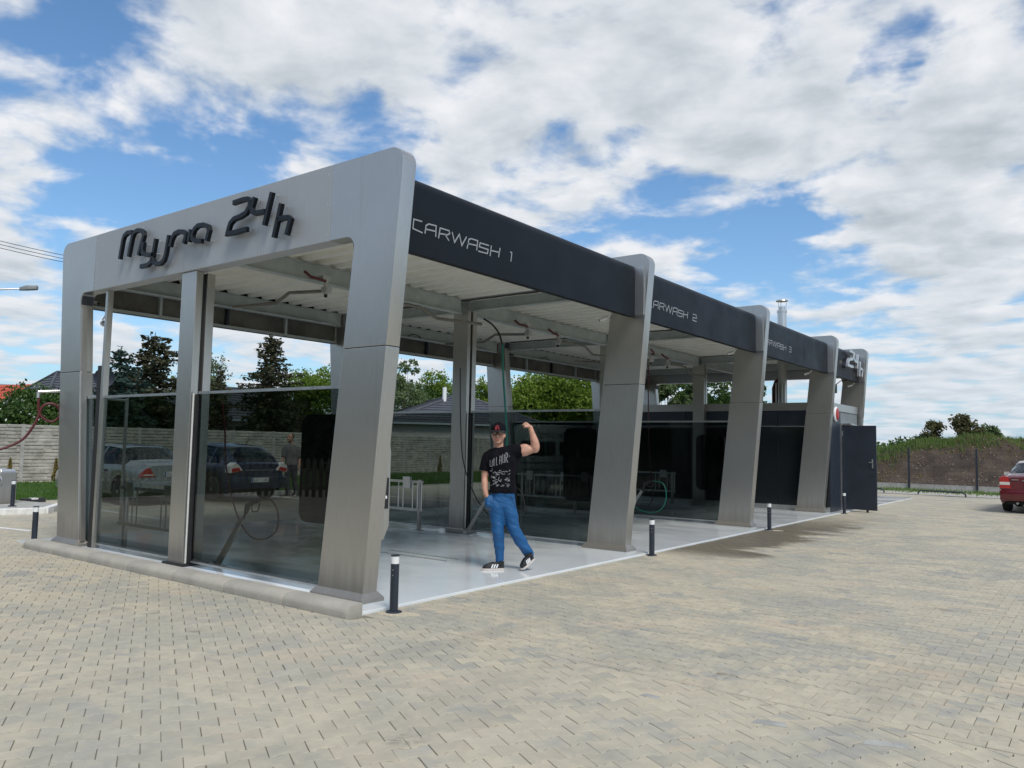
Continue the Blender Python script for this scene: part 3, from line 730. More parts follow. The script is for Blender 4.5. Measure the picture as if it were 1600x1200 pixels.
def pane(x0, x1, y, z0=.10, z1=2.15, slant=None):
    g = MB(); th = .012
    if slant: poly = [(x0, z0), (slant(z0)-.01, z0), (slant(z1)-.01, z1), (x0, z1)]
    else: poly = [(x0, z0), (x1, z0), (x1, z1), (x0, z1)]
    if slant and x0 > x1: pass
    g.prism(poly, 'y', y, y+th); o = g.build('glass_screen', MT['glass'], carwash)
    xa = min(p[0] for p in poly[2:]); xb = max(p[0] for p in poly[2:])
    MB().box((xa, y-.012, z1+.002), (xb, y+.024, z1+.034)).build('top_rail', MT['alu'], o)
    xa = min(p[0] for p in poly[:2]); xb = max(p[0] for p in poly[:2])
    MB().box((xa, y-.008, z0-.024), (xb, y+.020, z0-.002)).build('bottom_rail', MT['alu'], o)
    return o
for i in range(4):
    y0 = PY[i]; yg = y0+.10
    post(-4.0 if i == 0 else -3.96, y0+.03, 3.98 if i else 3.715)
    px0, px1 = (-4.0, -3.66) if i == 0 else (-3.96, -3.62)
    if i < 3:
        pane(px1+.075, 0, yg, slant=ix)
        g2 = MB(); gl = lambda z: -WD-ix(z)+.01
        poly = [(px0-.01, .10), (gl(.10), .10), (gl(2.15), 2.15), (px0-.01, 2.15)]
        g2.prism(poly, 'y', yg, yg+.012); o = g2.build('glass_screen', MT['glass'], carwash)
        MB().box((gl(2.15), yg-.012, 2.152), (px0-.005, yg+.024, 2.184)).build('top_rail', MT['alu'], o)
        MB().box((gl(.1), yg-.008, .076), (px0-.005, yg+.020, .098)).build('bottom_rail', MT['alu'], o)
        # dark rubber upright where a pane meets its post or leg
        MB().box((px1+.01, yg-.02, .07), (px1+.07, yg+.035, 2.15)).build('seal', MT['black'], carwash)
        if i == 0:
            MB().prism([(gl(.1)-.012, .10), (gl(.1)+.035, .10), (gl(3.5)+.035, 3.5), (gl(3.5)-.012, 3.5)], 'y', yg-.085, yg-.02).build('edge_profile', MT['steel'], carwash)
            MB().box((-6.200, yg-.03, .03), (-6.09, yg+.05, 2.62)).build('seal', MT['black'], carwash)
            MB().box((-6.085, yg-.03, .03), (-6.02, yg+.05, 3.9)).build('edge_profile', MT['steel'], carwash)
        # dark rounded foil panel on the right-hand pane
        r = .12; a0, a1, b0, b1 = -1.63, -1.0, .72, 1.885
        if i < 3:
            pp = arc(a0+r, b1-r, r, PI, PI/2, 5)+arc(a1-r, b1-r, r, PI/2, 0, 5)+arc(a1-r, b0+r, r, 0, -PI/2, 5)+arc(a0+r, b0+r, r, -PI/2, -PI, 5)
            MB().prism(pp, 'y', yg+.06, yg+.13).build('terminal_back', MT['bpanel'], carwash)
# payment boxes on the bay side of the right-hand legs
for i in range(4):
    y = PY[i]+TH
    pz = [(y+.001, .62), (y+.06, .62), (y+.13, .76), (y+.13, 1.50), (y+.05, 2.02), (y+.001, 2.02)]
    bx_ = MB().prism(pz, 'x', -.80, -.385).build('coin_box', MT['steel'], carwash, bevel=.008)
    MB().box((-.384, y+.035, .93), (-.378, y+.105, 1.24)).build('slot_plate', MT['bpanel'], bx_)
    MB().box((-.377, y+.06, 1.03), (-.374, y+.08, 1.06)).build('button', MT['white'], bx_)
# conduit on the long beam over the left bays
for i in range(3):
    c_ = MB(); y0 = PY[i]+.4; c_.tube([(-6.9, y0, 3.93), (-6.9, y0+4.4, 3.93)], .022, 6)
    c_.tube([(-6.9, y0+1.4+.1*k, 3.93+.09*math.sin(k*PI/5)) for k in range(6)], .010, 5); c_.build('conduit', MT['black'], carwash)
    c_ = MB(); c_.tube([(-6.75, y0, 3.90), (-6.75, y0+4.4, 3.90)], .02, 6); c_.build('conduit', MT['galv'], carwash)

# ---- technical room at the far end
tr = thing('technical_room', 'dark cladded technical room with pale cornice inside the far end bay', 'building', (-4, 18, 0))
x0, x1, y0, y1 = -6.9, -.30, 15.80, 18.55
MB().box((x0, y0+.02, .03), (x1-.02, y1, 2.64)).build('core_wall', MT['anth'], tr)
MB().box((x0-.03, y0-.04, 2.645), (x1+.03, y1+.02, 2.85)).build('cornice', MT['steel'], tr, bevel=.006)
MB().box((x0, y0-.01, 2.21), (x1, y0+.015, 2.235)).build('trim_line', MT['alu'], tr)
MB().box((x0, y0-.01, .03), (x1, y0+.015, .15)).build('skirting', MT['alu'], tr)
for k in range(5):
    a = x0+(x1-x0)*k/5; w_ = (x1-x0)/5-.02
    MB().box((a+.01, y0-.002, 2.24), (a+w_, y0+.016, 2.638)).build('cladding_panel', MT['anth'], tr)
    MB().box((a+.01, y0-.002, .155), (a+w_, y0+.016, 2.205)).build('window', MT['darkglass'], tr)
MB().box((x1-.018, 15.83, .03), (x1+.01, 16.80, 2.64)).build('side_cladding', MT['anth'], tr)
MB().box((x1-.018, 16.81, 2.34), (x1+.012, y1, 2.64)).build('side_cladding', MT['grey'], tr)
MB().box((x1-.018, 17.80, .03), (x1+.008, y1, 2.335)).build('side_cladding', MT['grey'], tr)
MB().box((x1-.01, 16.81, .03), (x1+.03, 16.90, 2.335)).build('door_frame', MT['alu'], tr)
MB().prism([(16.9, 2.31), (18.0, 2.26), (18.0, 2.29), (16.9, 2.34)], 'x', x1+.01, x1+.26).build('door_canopy', MT['steel_light'], tr)
dd = MB().box((x1+.02, 16.93, .06), (.57, 16.98, 2.28)).build('door', MT['anth'], tr, bevel=.004)
MB().box((.46, 16.912, 1.16), (.49, 16.929, 1.40)).build('handle', MT['alu'], dd, bevel=.004)
MB().box((.39, 16.89, 1.30), (.49, 16.91, 1.325)).build('handle', MT['alu'], dd)
for z_ in (.3, 2.0): MB().cyl((x1+.02, 16.92, z_), .018, .14, 8).build('hinge', MT['alu'], dd)
MB().cyl((.33, 16.955, .0), .03, .07, 8).build('door_stop', MT['black'], dd)
rs_ = thing('round_sign', 'small round red and white sign seen edge-on above the open door', 'sign', (-.24, 16.3, 2.4))
MB().lathe([(.20, 0), (.20, .03), (.15, .06)], (-.285, 16.32, 2.56), 20, 'x').build('white_rim', MT['white'], rs_)
MB().lathe([(.16, .0), (.16, .055), (.09, .075)], (-.282, 16.32, 2.56), 20, 'x').build('red_face', MT['red'], rs_)
# chimney: stainless double flue
ch = thing('chimney_flue', 'tall stainless flue pipe with rain cap rising through the far roof', 'chimney', (-1.9, 17, 2.8))
MB().cyl((-1.89, 17, 2.86), .125, 2.65, 18).build('pipe', MT['steel_light'], ch, smooth=40)
MB().lathe([(.14, 5.50), (.14, 5.56), (.09, 5.57), (.09, 5.66)], (-1.89, 17, 0), 18).build('collar', MT['steel_light'], ch, smooth=30)
c_ = MB()
for a in range(3): c_.tube([(-1.89+.11*math.cos(a*2.1), 17+.11*math.sin(a*2.1), 5.52), (-1.89+.13*math.cos(a*2.1), 17+.13*math.sin(a*2.1), 5.83)], .008, 5)
c_.build('bracket', MT['alu'], ch)
MB().lathe([(.17, 5.82), (.16, 5.85), (.02, 5.88)], (-1.89, 17, 0), 18).build('rain_cap', MT['steel_light'], ch, smooth=30)
MB().tube([(-2.12, 17.1, 2.86), (-2.12, 17.1, 3.35), (-2.06, 17.08, 3.5), (-1.95, 17.03, 3.58)], .10, 12).build('elbow', MT['redhose'], ch, smooth=40)
for k in range(4): MB().cyl((-2.02+.08*k, 16.86, 2.86), .022, .62, 8).build('pipe', MT['steel_light'], ch, smooth=40)
ar = thing('antenna_bracket', 'thin dark mast with a small grey box under the far fascia', 'antenna', (-.8, 18.9, 2.9))
MB().tube([(-.85, 18.3, 2.87), (-.85, 18.3, 3.75)], .015, 6).build('mast', MT['black'], ar)
MB().box((-.84, 18.25, 3.25), (-.76, 18.33, 3.5)).build('junction_box', MT['grey'], ar)
MB().tube([(-.85, 18.3, 3.45), (-.7, 18.5, 3.62), (-.4, 18.6, 3.66)], .012, 6).build('cable', MT['black'], ar)
# ================================================================== SMALL THINGS
# ---- bollard lights
def bollard(loc, label, cap=False):
    b_ = thing('bollard_light', label, 'bollard', loc, 0, 'low bollard lights beside the wash floor')
    MB().lathe([(.040, .012), (.040, .455)], (0, 0, 0), 18).build('post', MT['anth'], b_, smooth=40, world=False)
    MB().lathe([(.078, 0), (.078, .008), (.070, .014), (.041, .016)], (0, 0, 0), 20).build('base_plate', MT['anth'], b_, smooth=30, world=False)
    MB().lathe([(.039, .456), (.039, .525)], (0, 0, 0), 18).build('diffuser', MT['white'], b_, smooth=40, world=False)
    MB().lathe([(.042, .526), (.042, .536), (.02, .540)], (0, 0, 0), 18).build('cap', MT['anth'], b_, smooth=40, world=False)
    for z in (.40, .35):
        MB().cyl((.012, -.0395, z), .006, .002, 8, 'y').build('bolt', MT['alu'], b_, world=False)
    return b_
b0 = bollard((.036, .001, 0), 'dark bollard light with white band standing nearest, beside the front right leg')
for loc, lb in (((.0, 5.34, 0), 'dark bollard light beside the second portal leg, right of the standing man'), ((.0, 10.41, 0), 'dark bollard light beside the wet paving at the third portal leg'),
                ((-.02, 16.05, 0), 'dark bollard light just in front of the open dark door'), ((-7.42, -.14, 0), 'dark bollard light left of the front left leg, at the kerb end'),
                ((-12.79, 1.59, .12), 'dark bollard light on the kerbed island at the far left')):
    copy_tree(b0, loc, label=lb)
sm = MB()
for (x, y, w, h, a) in ((.12, -.02, .42, .20, .5), (.10, 5.36, .3, .14, .4), (.12, 10.4, .3, .14, .4), (.1, 16.05, .3, .16, .4)):
    n = 14; q = [(x+rot2((w/2*math.cos(2*PI*k/n)*(1+.25*math.sin(3.1*k)), h/2*math.sin(2*PI*k/n)*(1+.2*math.cos(2.3*k))), a)[0], y+rot2((w/2*math.cos(2*PI*k/n), h/2*math.sin(2*PI*k/n)), a)[1]) for k in range(n)]
    q = [(max(px, XS+.004), py) for px, py in q]
    sm.prism(q, 'z', -.003, .0035)
sm.build('sand_patch', MT['sand'], pav, label='pale sand spilt round the bollard bases', keep=True)

# ---- mat stands (steel railings with mat clamps)
def mat_stand(loc, label):
    s_ = thing('mat_stand', label, 'stand', loc, 0, 'steel floor mat stands at the glass screens')
    for x in (0, 1.5):
        l_ = MB(); l_.box((x-.03, -.025, .008), (x+.03, .025, .90)); l_.build('leg', MT['steel_light'], s_, world=False)
        f_ = MB(); f_.box((x-.10, -.04, 0), (x+.10, .04, .008)); f_.build('foot_plate', MT['steel_light'], s_, world=False)
    MB().box((-.12, -.055, .84), (1.62, -.027, .885)).build('top_rail', MT['steel_light'], s_, world=False)
    MB().box((-.12, -.055, .34), (1.62, -.027, .385)).build('bottom_rail', MT['steel_light'], s_, world=False)
    for x in (.13, .25, .37, 1.0, 1.12, 1.36, 1.48, 1.58): MB().cyl((x, -.041, .385), .009, .455, 6).build('bar', MT['steel_light'], s_, world=False)
    for x in (.28, 1.26):
        c_ = MB(); c_.prism([(-.10, .74), (-.115, .95), (-.06, .95), (-.056, .74)], 'x', x-.09, x+.09); c_.build('clamp', MT['steel_light'], s_, world=False, bevel=.006)
    return s_
ms = mat_stand((-5.62, .30, .03), 'steel mat stand behind the left front glass screen')
copy_tree(ms, (-6.02, 5.10, .03), label='steel mat stand left of the middle post, in front of the second glass screen')
copy_tree(ms, (-5.9, 10.12, .03), label='steel mat stand seen through the glass behind the man')
copy_tree(ms, (-5.78, 14.95, .03), label='steel mat stand in front of the dark technical room wall')

# ---- lance holders with spray gun and hose
def lance(loc, label, hose, hm):
    l_ = thing('lance_holder', label, 'spray lance', loc, 0, 'pressure washer lances in their floor holders')
    p = MB(); p.beam((0, 0, .02), (.34, .10, .60), .055, .055); p.build('holder_tube', MT['steel_light'], l_, world=False)
    p = MB(); p.box((-.10, -.05, 0), (.10, .05, .01)); p.box((-.05, -.03, .01), (.02, .03, .06)); p.build('foot_plate', MT['alu'], l_, world=False)
    p = MB(); p.tube([(.33, .10, .55), (.37, .11, .66), (.42, .12, .73)], [.014, .016, .022], 8); p.build('lance_pipe', MT['black'], l_, world=False)
    g_ = MB(); g_.tube([(.38, .11, .66), (.40, .115, .76), (.47, .13, .79), (.60, .14, .83)], [.028, .034, .03, .018], 8)
    g_.tube([(.46, .13, .77), (.48, .13, .69), (.58, .14, .70), (.61, .14, .80)], .009, 6); g_.build('spray_gun', MT['black'], l_, world=False, smooth=40)
    h_ = MB(); pts = [Vector(q) for q in hose]; sm_ = []
    for i in range(len(pts)-1):
        a, b_, c_, d_ = pts[max(i-1, 0)], pts[i], pts[i+1], pts[min(i+2, len(pts)-1)]
        for k in range(6):
            u = k/6; sm_.append(.5*((2*b_)+(c_-a)*u+(2*a-5*b_+4*c_-d_)*u*u+(3*b_-a-3*c_+d_)*u**3))
    sm_.append(pts[-1]); h_.tube(sm_, .010, 6); h_.build('hose', hm, l_, world=False, smooth=60)
    return l_
lance((-3.42, .36, .03), 'spray lance in a leaning steel holder behind the right front glass, red hose looped', [(.60, .14, .83), (.80, .14, .86), (.98, .13, .72), (.98, .12, .5), (.75, .10, .38), (.45, .10, .42), (.2, .08, .70), (-.0, .06, 1.2), (-.06, .05, 1.7), (-.10, .02, 2.05)], MT['redhose'])
lance((-3.48, 5.2, .03), 'spray lance in a leaning steel holder behind the standing man, black hose', [(.60, .14, .83), (.80, .14, .88), (1.05, .13, .80), (1.15, .12, .5), (1.0, .10, .25), (.7, .10, .20), (.2, .08, .55), (-.05, -.05, 1.2), (-.15, -.05, 1.9), (-.15, -.1, 2.9)], MT['black'])
lance((-3.2, 10.35, .03), 'spray lance in a leaning holder right of the second portal leg, green hose loop', [(.60, .14, .83), (.84, .14, .78), (.92, .13, .5), (.8, .12, .22), (.5, .1, .14), (.1, .1, .3), (-.2, .1, .9), (-.3, .1, 1.8), (-.3, .2, 3.4)], MT['green'])

# ---- ceiling swing arms
def swing_arm(loc, pts, label):
    a_ = thing('swing_arm', label, 'hose boom', loc, 0, 'swivelling hose booms under the roof beams')
    MB().box((-.10, -.07, .16), (.02, .07, .22)).build('bracket', MT['alu'], a_, world=False)
    MB().cyl((0, 0, -.05), .035, .24, 12).build('swivel', MT['steel_light'], a_, world=False)
    MB().box((-.05, -.05, -.03), (.07, .05, .06)).build('swivel_block', MT['alu'], a_, world=False, bevel=.008)
    MB().tube([(0, 0, .14), (.05, -.12, .14), (.0, -.28, .16), (-.08, -.33, .24)], .022, 8).build('feed_hose', MT['redhose'], a_, world=False, smooth=50)
    MB().cyl((0, 0, -.09), .025, .05, 10).build('end_cap', MT['black'], a_, world=False)
    MB().tube(pts, [.026]*len(pts), 10).build('boom', MT['darksteel'], a_, world=False, smooth=50)
    return a_
left_pts = [(0, 0, 0), (-.55, -.05, .03), (-.75, -.07, .04), (-1.0, -.12, -.10), (-1.9, -.25, -.10)]
fwd_pts = [(0, 0, .02), (.25, .55, .02), (.32, .75, 0), (.36, 1.1, -.13), (.60, 1.95, -.13)]
la = swing_arm((-3.52, 1.97, 3.76), left_pts, 'steel hose boom under the roof of the first bay, reaching to the left')
fa = swing_arm((-3.52, 2.85, 3.74), fwd_pts, 'steel hose boom under the first bay roof, reaching over the second screen')
copy_tree(la, (-3.50, 6.93, 3.74), label='steel hose boom under the roof of the second bay, reaching to the left')
c4 = copy_tree(fa, (-3.50, 7.98, 3.70), label='steel hose boom of the second bay reaching away toward the third portal'); c4.rotation_euler = (0, 0, math.radians(12))
c5 = copy_tree(la, (-3.45, 12.0, 3.72), label='steel hose boom with dangling red hose in the third bay'); c5.rotation_euler = (0, 0, math.radians(40))
c6 = copy_tree(fa, (-3.45, 12.9, 3.70), label='steel hose boom of the third bay, farthest from the camera'); c6.rotation_euler = (0, 0, math.radians(14))
def hose(name, pts, r, m, label):
    pts = [Vector(p) for p in pts]; sm_ = []
    for i in range(len(pts)-1):
        a, b_, c_, d_ = pts[max(i-1, 0)], pts[i], pts[i+1], pts[min(i+2, len(pts)-1)]
        for k in range(8):
            u = k/8; sm_.append(.5*((2*b_)+(c_-a)*u+(2*a-5*b_+4*c_-d_)*u*u+(3*b_-a-3*c_+d_)*u**3))
    sm_.append(pts[-1]); return MB().tube(sm_, r, 8).build(name, m, label=label, cat='hose', smooth=60)
def pxy(u, v, y):
    d = ray(u, v); return CAM+d*((y-CAM.y)/d.y)
hose('black_hose', [pxy(756, 498, 4.80), pxy(770, 508, 4.80), pxy(780, 522, 4.80), pxy(785, 540, 4.80)], .016, MT['black'], 'short black hose curving down from the boom end over the man')
hose('green_hose', [pxy(785, 538, 4.80), pxy(786, 580, 4.80), pxy(789, 630, 4.80), pxy(792, 690, 4.80), pxy(791, 780, 4.80), pxy(782, 800, 4.85)], .016, MT['green'], 'green hose hanging straight down behind the man')
hose('red_hose', [pxy(1013, 570, 11.9), pxy(1013, 620, 11.9), pxy(1014, 700, 11.9), pxy(1020, 770, 11.9), pxy(1014, 790, 11.6)], .014, MT['redhose'], 'thin red hose hanging down in the third bay')

# ---- cameras under the fascia
def cctv(loc, label, rz=0):
    c_ = thing('security_camera', label, 'camera', loc, rz, 'small security cameras on the portals')
    MB().tube([(0, 0, 0), (-.12, -.03, -.04)], .028, 10).build('body', MT['white'], c_, world=False, smooth=50)
    MB().tube([(-.12, -.03, -.04), (-.13, -.033, -.044)], .024, 10).build('lens', MT['black'], c_, world=False)
    MB().tube([(.0, 0, .0), (.06, 0, .05), (.06, 0, .10)], .012, 6).build('arm', MT['white'], c_, world=False)
    return c_
cc = cctv((-.70, 5.18, 3.60), 'small white security camera under the fascia at the second portal')
copy_tree(cc, (-.70, 10.33, 3.60), label='small white security camera under the fascia at the third portal')
copy_tree(cc, (-.70, 15.48, 3.60), label='small white security camera under the fascia at the fourth portal')
copy_tree(cc, (-.42, 18.62, 3.50), label='small white security camera under the 24h board at the last portal')
q = pxy(141, 470, .35); cz = copy_tree(cc, (q.x, .35, q.z), rz=math.radians(200), label='white security camera facing out at the top of the front left leg')
q = pxy(155, 476, .55); cz = copy_tree(cc, (q.x, .55, q.z), rz=math.radians(150), label='white security camera hanging beside the front left leg, aimed inward')
q = pxy(158, 500, .6); sp = thing('spot_lamp', 'small round spot lamp hanging under the left roof edge by the front leg', 'lamp', (q.x, .6, q.z-.05))
MB().lathe([(.03, 0), (.05, .03), (.055, .09), (.02, .11)], (q.x, .6, q.z-.05), 12, 'y').build('head', MT['alu'], sp, smooth=40)
MB().tube([(q.x, .62, q.z), (q.x+.03, .66, q.z+.1), (q.x, .66, q.z+.22)], .012, 6).build('arm', MT['alu'], sp)
# triangular red/white mark on the far left leg (third portal)
# ================================================================== LEFT ISLAND AND YARD
isl = thing('kerbed_island', 'raised concrete island with white painted kerb ends at the far left', 'island', (-13.6, 1.6, 0))
P0 = [(-12.05, 1.85), (-12.25, 1.15), (-15.6, .35), (-16.6, 2.0), (-12.6, 2.6)]
MB().prism(P0, 'z', -.02, .115).build('island_slab', MT['conc'], isl, bevel=.01)
def kseg(a, b_, m): 
    a, b_ = Vector((*a, .06)), Vector((*b_, .06)); MB().beam(a, b_, .13, .135).build('kerb_stone', m, isl, bevel=.015)
pts = [(-12.0, 1.9), (-12.2, 1.1), (-13.2, .85), (-14.2, .62), (-15.4, .33)]
kseg(pts[0], pts[1], MT['line']); 
kseg((-12.22, 1.09), (-12.9, .93), MT['line']); kseg((-12.91, .93), (-13.9, .70), MT['conc']); kseg((-13.92, .69), (-14.6, .53), MT['line']); kseg((-12.0, 1.9), (-13.0, 2.62), MT['line'])
vb = thing('vacuum_station', 'brushed steel vacuum station box with a round black port, cut by the left frame edge', 'machine', (-13.6, 1.75, .115))
MB().box((-14.75, 1.60, .115), (-13.56, 1.95, .80)).build('cabinet', MT['steel'], vb, bevel=.03)
MB().prism([(-14.73, .80), (-13.58, .80), (-13.61, .85), (-14.7, .85)], 'y', 1.63, 1.92).build('lid', MT['steel_light'], vb, bevel=.01)
q = pxy(-2, 751, 1.599)
MB().lathe([(.10, 0), (.10, .03), (.07, .035)], (q.x, 1.599, q.z), 20, 'y').build('port_ring', MT['steel_light'], vb)
MB().lathe([(.065, 0), (.06, .006)], (q.x, 1.563, q.z), 20, 'y').build('port', MT['black'], vb)
# hose gantry with a dark red hose
hg = thing('hose_gantry', 'thin steel gantry arm carrying a looped dark red vacuum hose', 'hose stand', (-8.2, .25, 0))
A = at(60, 612, 14); B = at(97, 611, 14)
MB().tube([(-9.3, 2.1, 0), (-9.3, 2.1, 2.33)], .03, 10).build('mast', MT['steel_light'], hg)
e1 = Vector((A.x, A.y, A.z)); MB().tube([e1, (B.x, B.y, B.z), (-9.0, 1.5, B.z), (-9.3, 2.1, B.z)], .022, 8).build('boom', MT['steel_light'], hg)
MB().tube([e1, e1+Vector((0, 0, -.09))], .03, 8).build('nozzle_holder', MT['steel_light'], hg)
HP = [at(u, v, 14) for u, v in ((61, 622), (60, 640), (66, 652), (80, 659), (92, 652), (93, 640), (86, 632), (74, 631), (65, 637), (58, 655), (48, 672), (36, 686), (20, 695), (0, 702), (-30, 708), (-60, 700))]
sm_ = []
for i in range(len(HP)-1):
    a, b_, c_, d_ = HP[max(i-1, 0)], HP[i], HP[i+1], HP[min(i+2, len(HP)-1)]
    for k in range(5):
        u = k/5; sm_.append(.5*((2*b_)+(c_-a)*u+(2*a-5*b_+4*c_-d_)*u*u+(3*b_-a-3*c_+d_)*u**3))
MB().tube(sm_, .019, 8).build('hose', MT['redhose'], hg, smooth=60)
MB().beam((-9.0, .45, .0025), (-13.0, -.35, .0025), .09, .003).build('painted_line', MT['line'], pav, keep=True)
for (a, b_) in (((-12.3, 4.6), (-15.2, 4.6)), ((-9.5, 3.0), (-12.6, 3.1)), ((-9.0, 8.6), (-14.5, 8.6)), ((-9.0, 11.2), (-14.5, 11.2))):
    MB().beam((a[0], a[1], .0025), (b_[0], b_[1], .0025), .09, .003).build('painted_line', MT['line'], pav, keep=True)
ws = thing('wheel_stop', 'black rubber wheel stop with a white patch at the grass edge, far left', 'wheel stop', (-15.1, 2.9, 0))
qa = at(30, 783, 0.01)
def gz(u, v, z=0.0):
    d = ray(u, v); return CAM+d*((z-CAM.z)/d.z)
a = gz(33, 786); b_ = gz(68, 784); dvec = (b_-a).normalized(); nrm = Vector((-dvec.y, dvec.x, 0))
m_ = MB(); w_ = .10
prof = [(-w_, 0), (-w_*.5, .10), (w_*.5, .10), (w_, 0)]
v = [a+nrm*s_+Vector((0, 0, z)) for s_, z in prof]+[b_+nrm*s_+Vector((0, 0, z)) for s_, z in prof]
m_.add(v, [(0,1,2,3), (7,6,5,4), (0,4,5,1), (1,5,6,2), (2,6,7,3), (3,7,4,0)]); m_.build('rubber_body', MT['black'], ws)
c0 = a.lerp(b_, .38); c1 = a.lerp(b_, .68); MB().beam(c0+Vector((0, 0, .055)), c1+Vector((0, 0, .055)), .13, .10).build('white_patch', MT['white'], ws)

# ---- grass verge with gravel strip
add_plane('verge', -24.6, -12, -15.3, 60, -.004, mat('lawn_soil', (.055, .085, .025), .95, 0, .3, 3, .5, 30))
MB().box((-15.36, -12, -.05), (-15.28, 60, .02)).build('edging', MT['conc'], kind='structure', keep=True)
MB().box((-24.6, -12, -.02), (-23.7, 60, .012)).build('gravel_strip', mat('gravel', (.42, .38, .31), .95, 0, .35, 35, .8, 120), kind='structure', keep=True)
def blades(name, n, area, hmin, hmax, m, zf=None, w=.02, kind='stuff', label=None, lean=.4, seed=1, cat='grass'):
    R = np.random.RandomState(seed); x = area(R, n); n = len(x)
    h = R.uniform(hmin, hmax, n); th = R.uniform(0, 2*PI, n); ln = R.uniform(0, lean, n)*h; la_ = R.uniform(0, 2*PI, n)
    z = zf(x[:, 0], x[:, 1]) if zf else np.zeros(n)
    a = np.stack([x[:, 0]-w*np.cos(th), x[:, 1]-w*np.sin(th), z-.01], 1); b_ = np.stack([x[:, 0]+w*np.cos(th), x[:, 1]+w*np.sin(th), z-.01], 1)
    c_ = np.stack([x[:, 0]+ln*np.cos(la_), x[:, 1]+ln*np.sin(la_), z+h], 1)
    V = np.stack([a, b_, c_], 1).reshape(-1, 3); F = np.arange(3*n).reshape(-1, 3)
    o = D.objects.new(name, np_mesh(name, V, F, m)); COL.objects.link(o); o['kind'] = kind
    if label: o['label'] = label
    if cat: o['category'] = cat
    return o
blades('grass', 60000, lambda R, n: np.stack([R.uniform(-23.8, -15.4, n), R.uniform(-1, 34, n)], 1), .03, .10, MT['grassblade'], label='short mown grass strip before the concrete wall', w=.018)

# ---- concrete panel wall on the left (posts and stacked relief panels)
def relief_panel(seed, L, h):
    R = random.Random(seed); s_ = MB(); s_.box((0, -.02, 0), (L, .02, h))
    rows = 4; zz = 0
    for r_ in range(rows):
        hh = h/rows; x = 0
        while x < L-.02:
            w = min(R.uniform(.22, .7), L-x); d = R.uniform(.028, .055); a, b_ = R.uniform(-.012, .012), R.uniform(-.012, .012)
            z0, z1 = zz+.008, zz+hh-.008
            s_.add([(x+.006, -.018, z0), (x+w-.006, -.018, z0+b_), (x+w-.006, -.018, z1+b_), (x+.006, -.018, z1+a), (x+.02, -d, z0+.018+a), (x+w-.02, -d, z0+.018+b_), (x+w-.02, -d, z1-.014+b_), (x+.02, -d, z1-.014+a)],
                   [(4,5,6,7), (0,1,5,4), (1,2,6,5), (2,3,7,6), (3,0,4,7)])
            x += w
        zz += hh
    me = D.meshes.new('panel'); me.from_pydata(s_.v, [], s_.f); me.materials.append(MT['wall']); return me
PMS = [relief_panel(i, 2.0, .49) for i in range(4)]
WX0, WY0, WX1, WY1 = -24.75, -4.0, -24.9, 64.0
L = 2.07; nseg = int((WY1-WY0)/L)
wl = thing('panel_wall', 'grey concrete panel wall with wavy stone relief along the left side of the yard', 'wall', (WX0, WY0, 0))
post_me = D.meshes.new('post'); pp = MB().box((-.06, -.06, 0), (.06, .06, 1.98)); post_me.from_pydata(pp.v, [], pp.f); post_me.materials.append(MT['conc'])
for i in range(nseg+1):
    y = WY0+i*L; child('post', post_me, wl, (.0, y-WY0, 0))
    if i < nseg:
        hgt = 4
        for k in range(hgt):
            o = child('panel', PMS[(i*3+k*5+i//3) % 4], wl, (0, y-WY0+.035+(2.0 if (i+k) % 2 else 0), k*.49), (0, 0, PI/2 if not (i+k) % 2 else PI/2), None)
            o.location = (0, y-WY0+.035, k*.49); o.rotation_euler = (0, 0, PI/2)

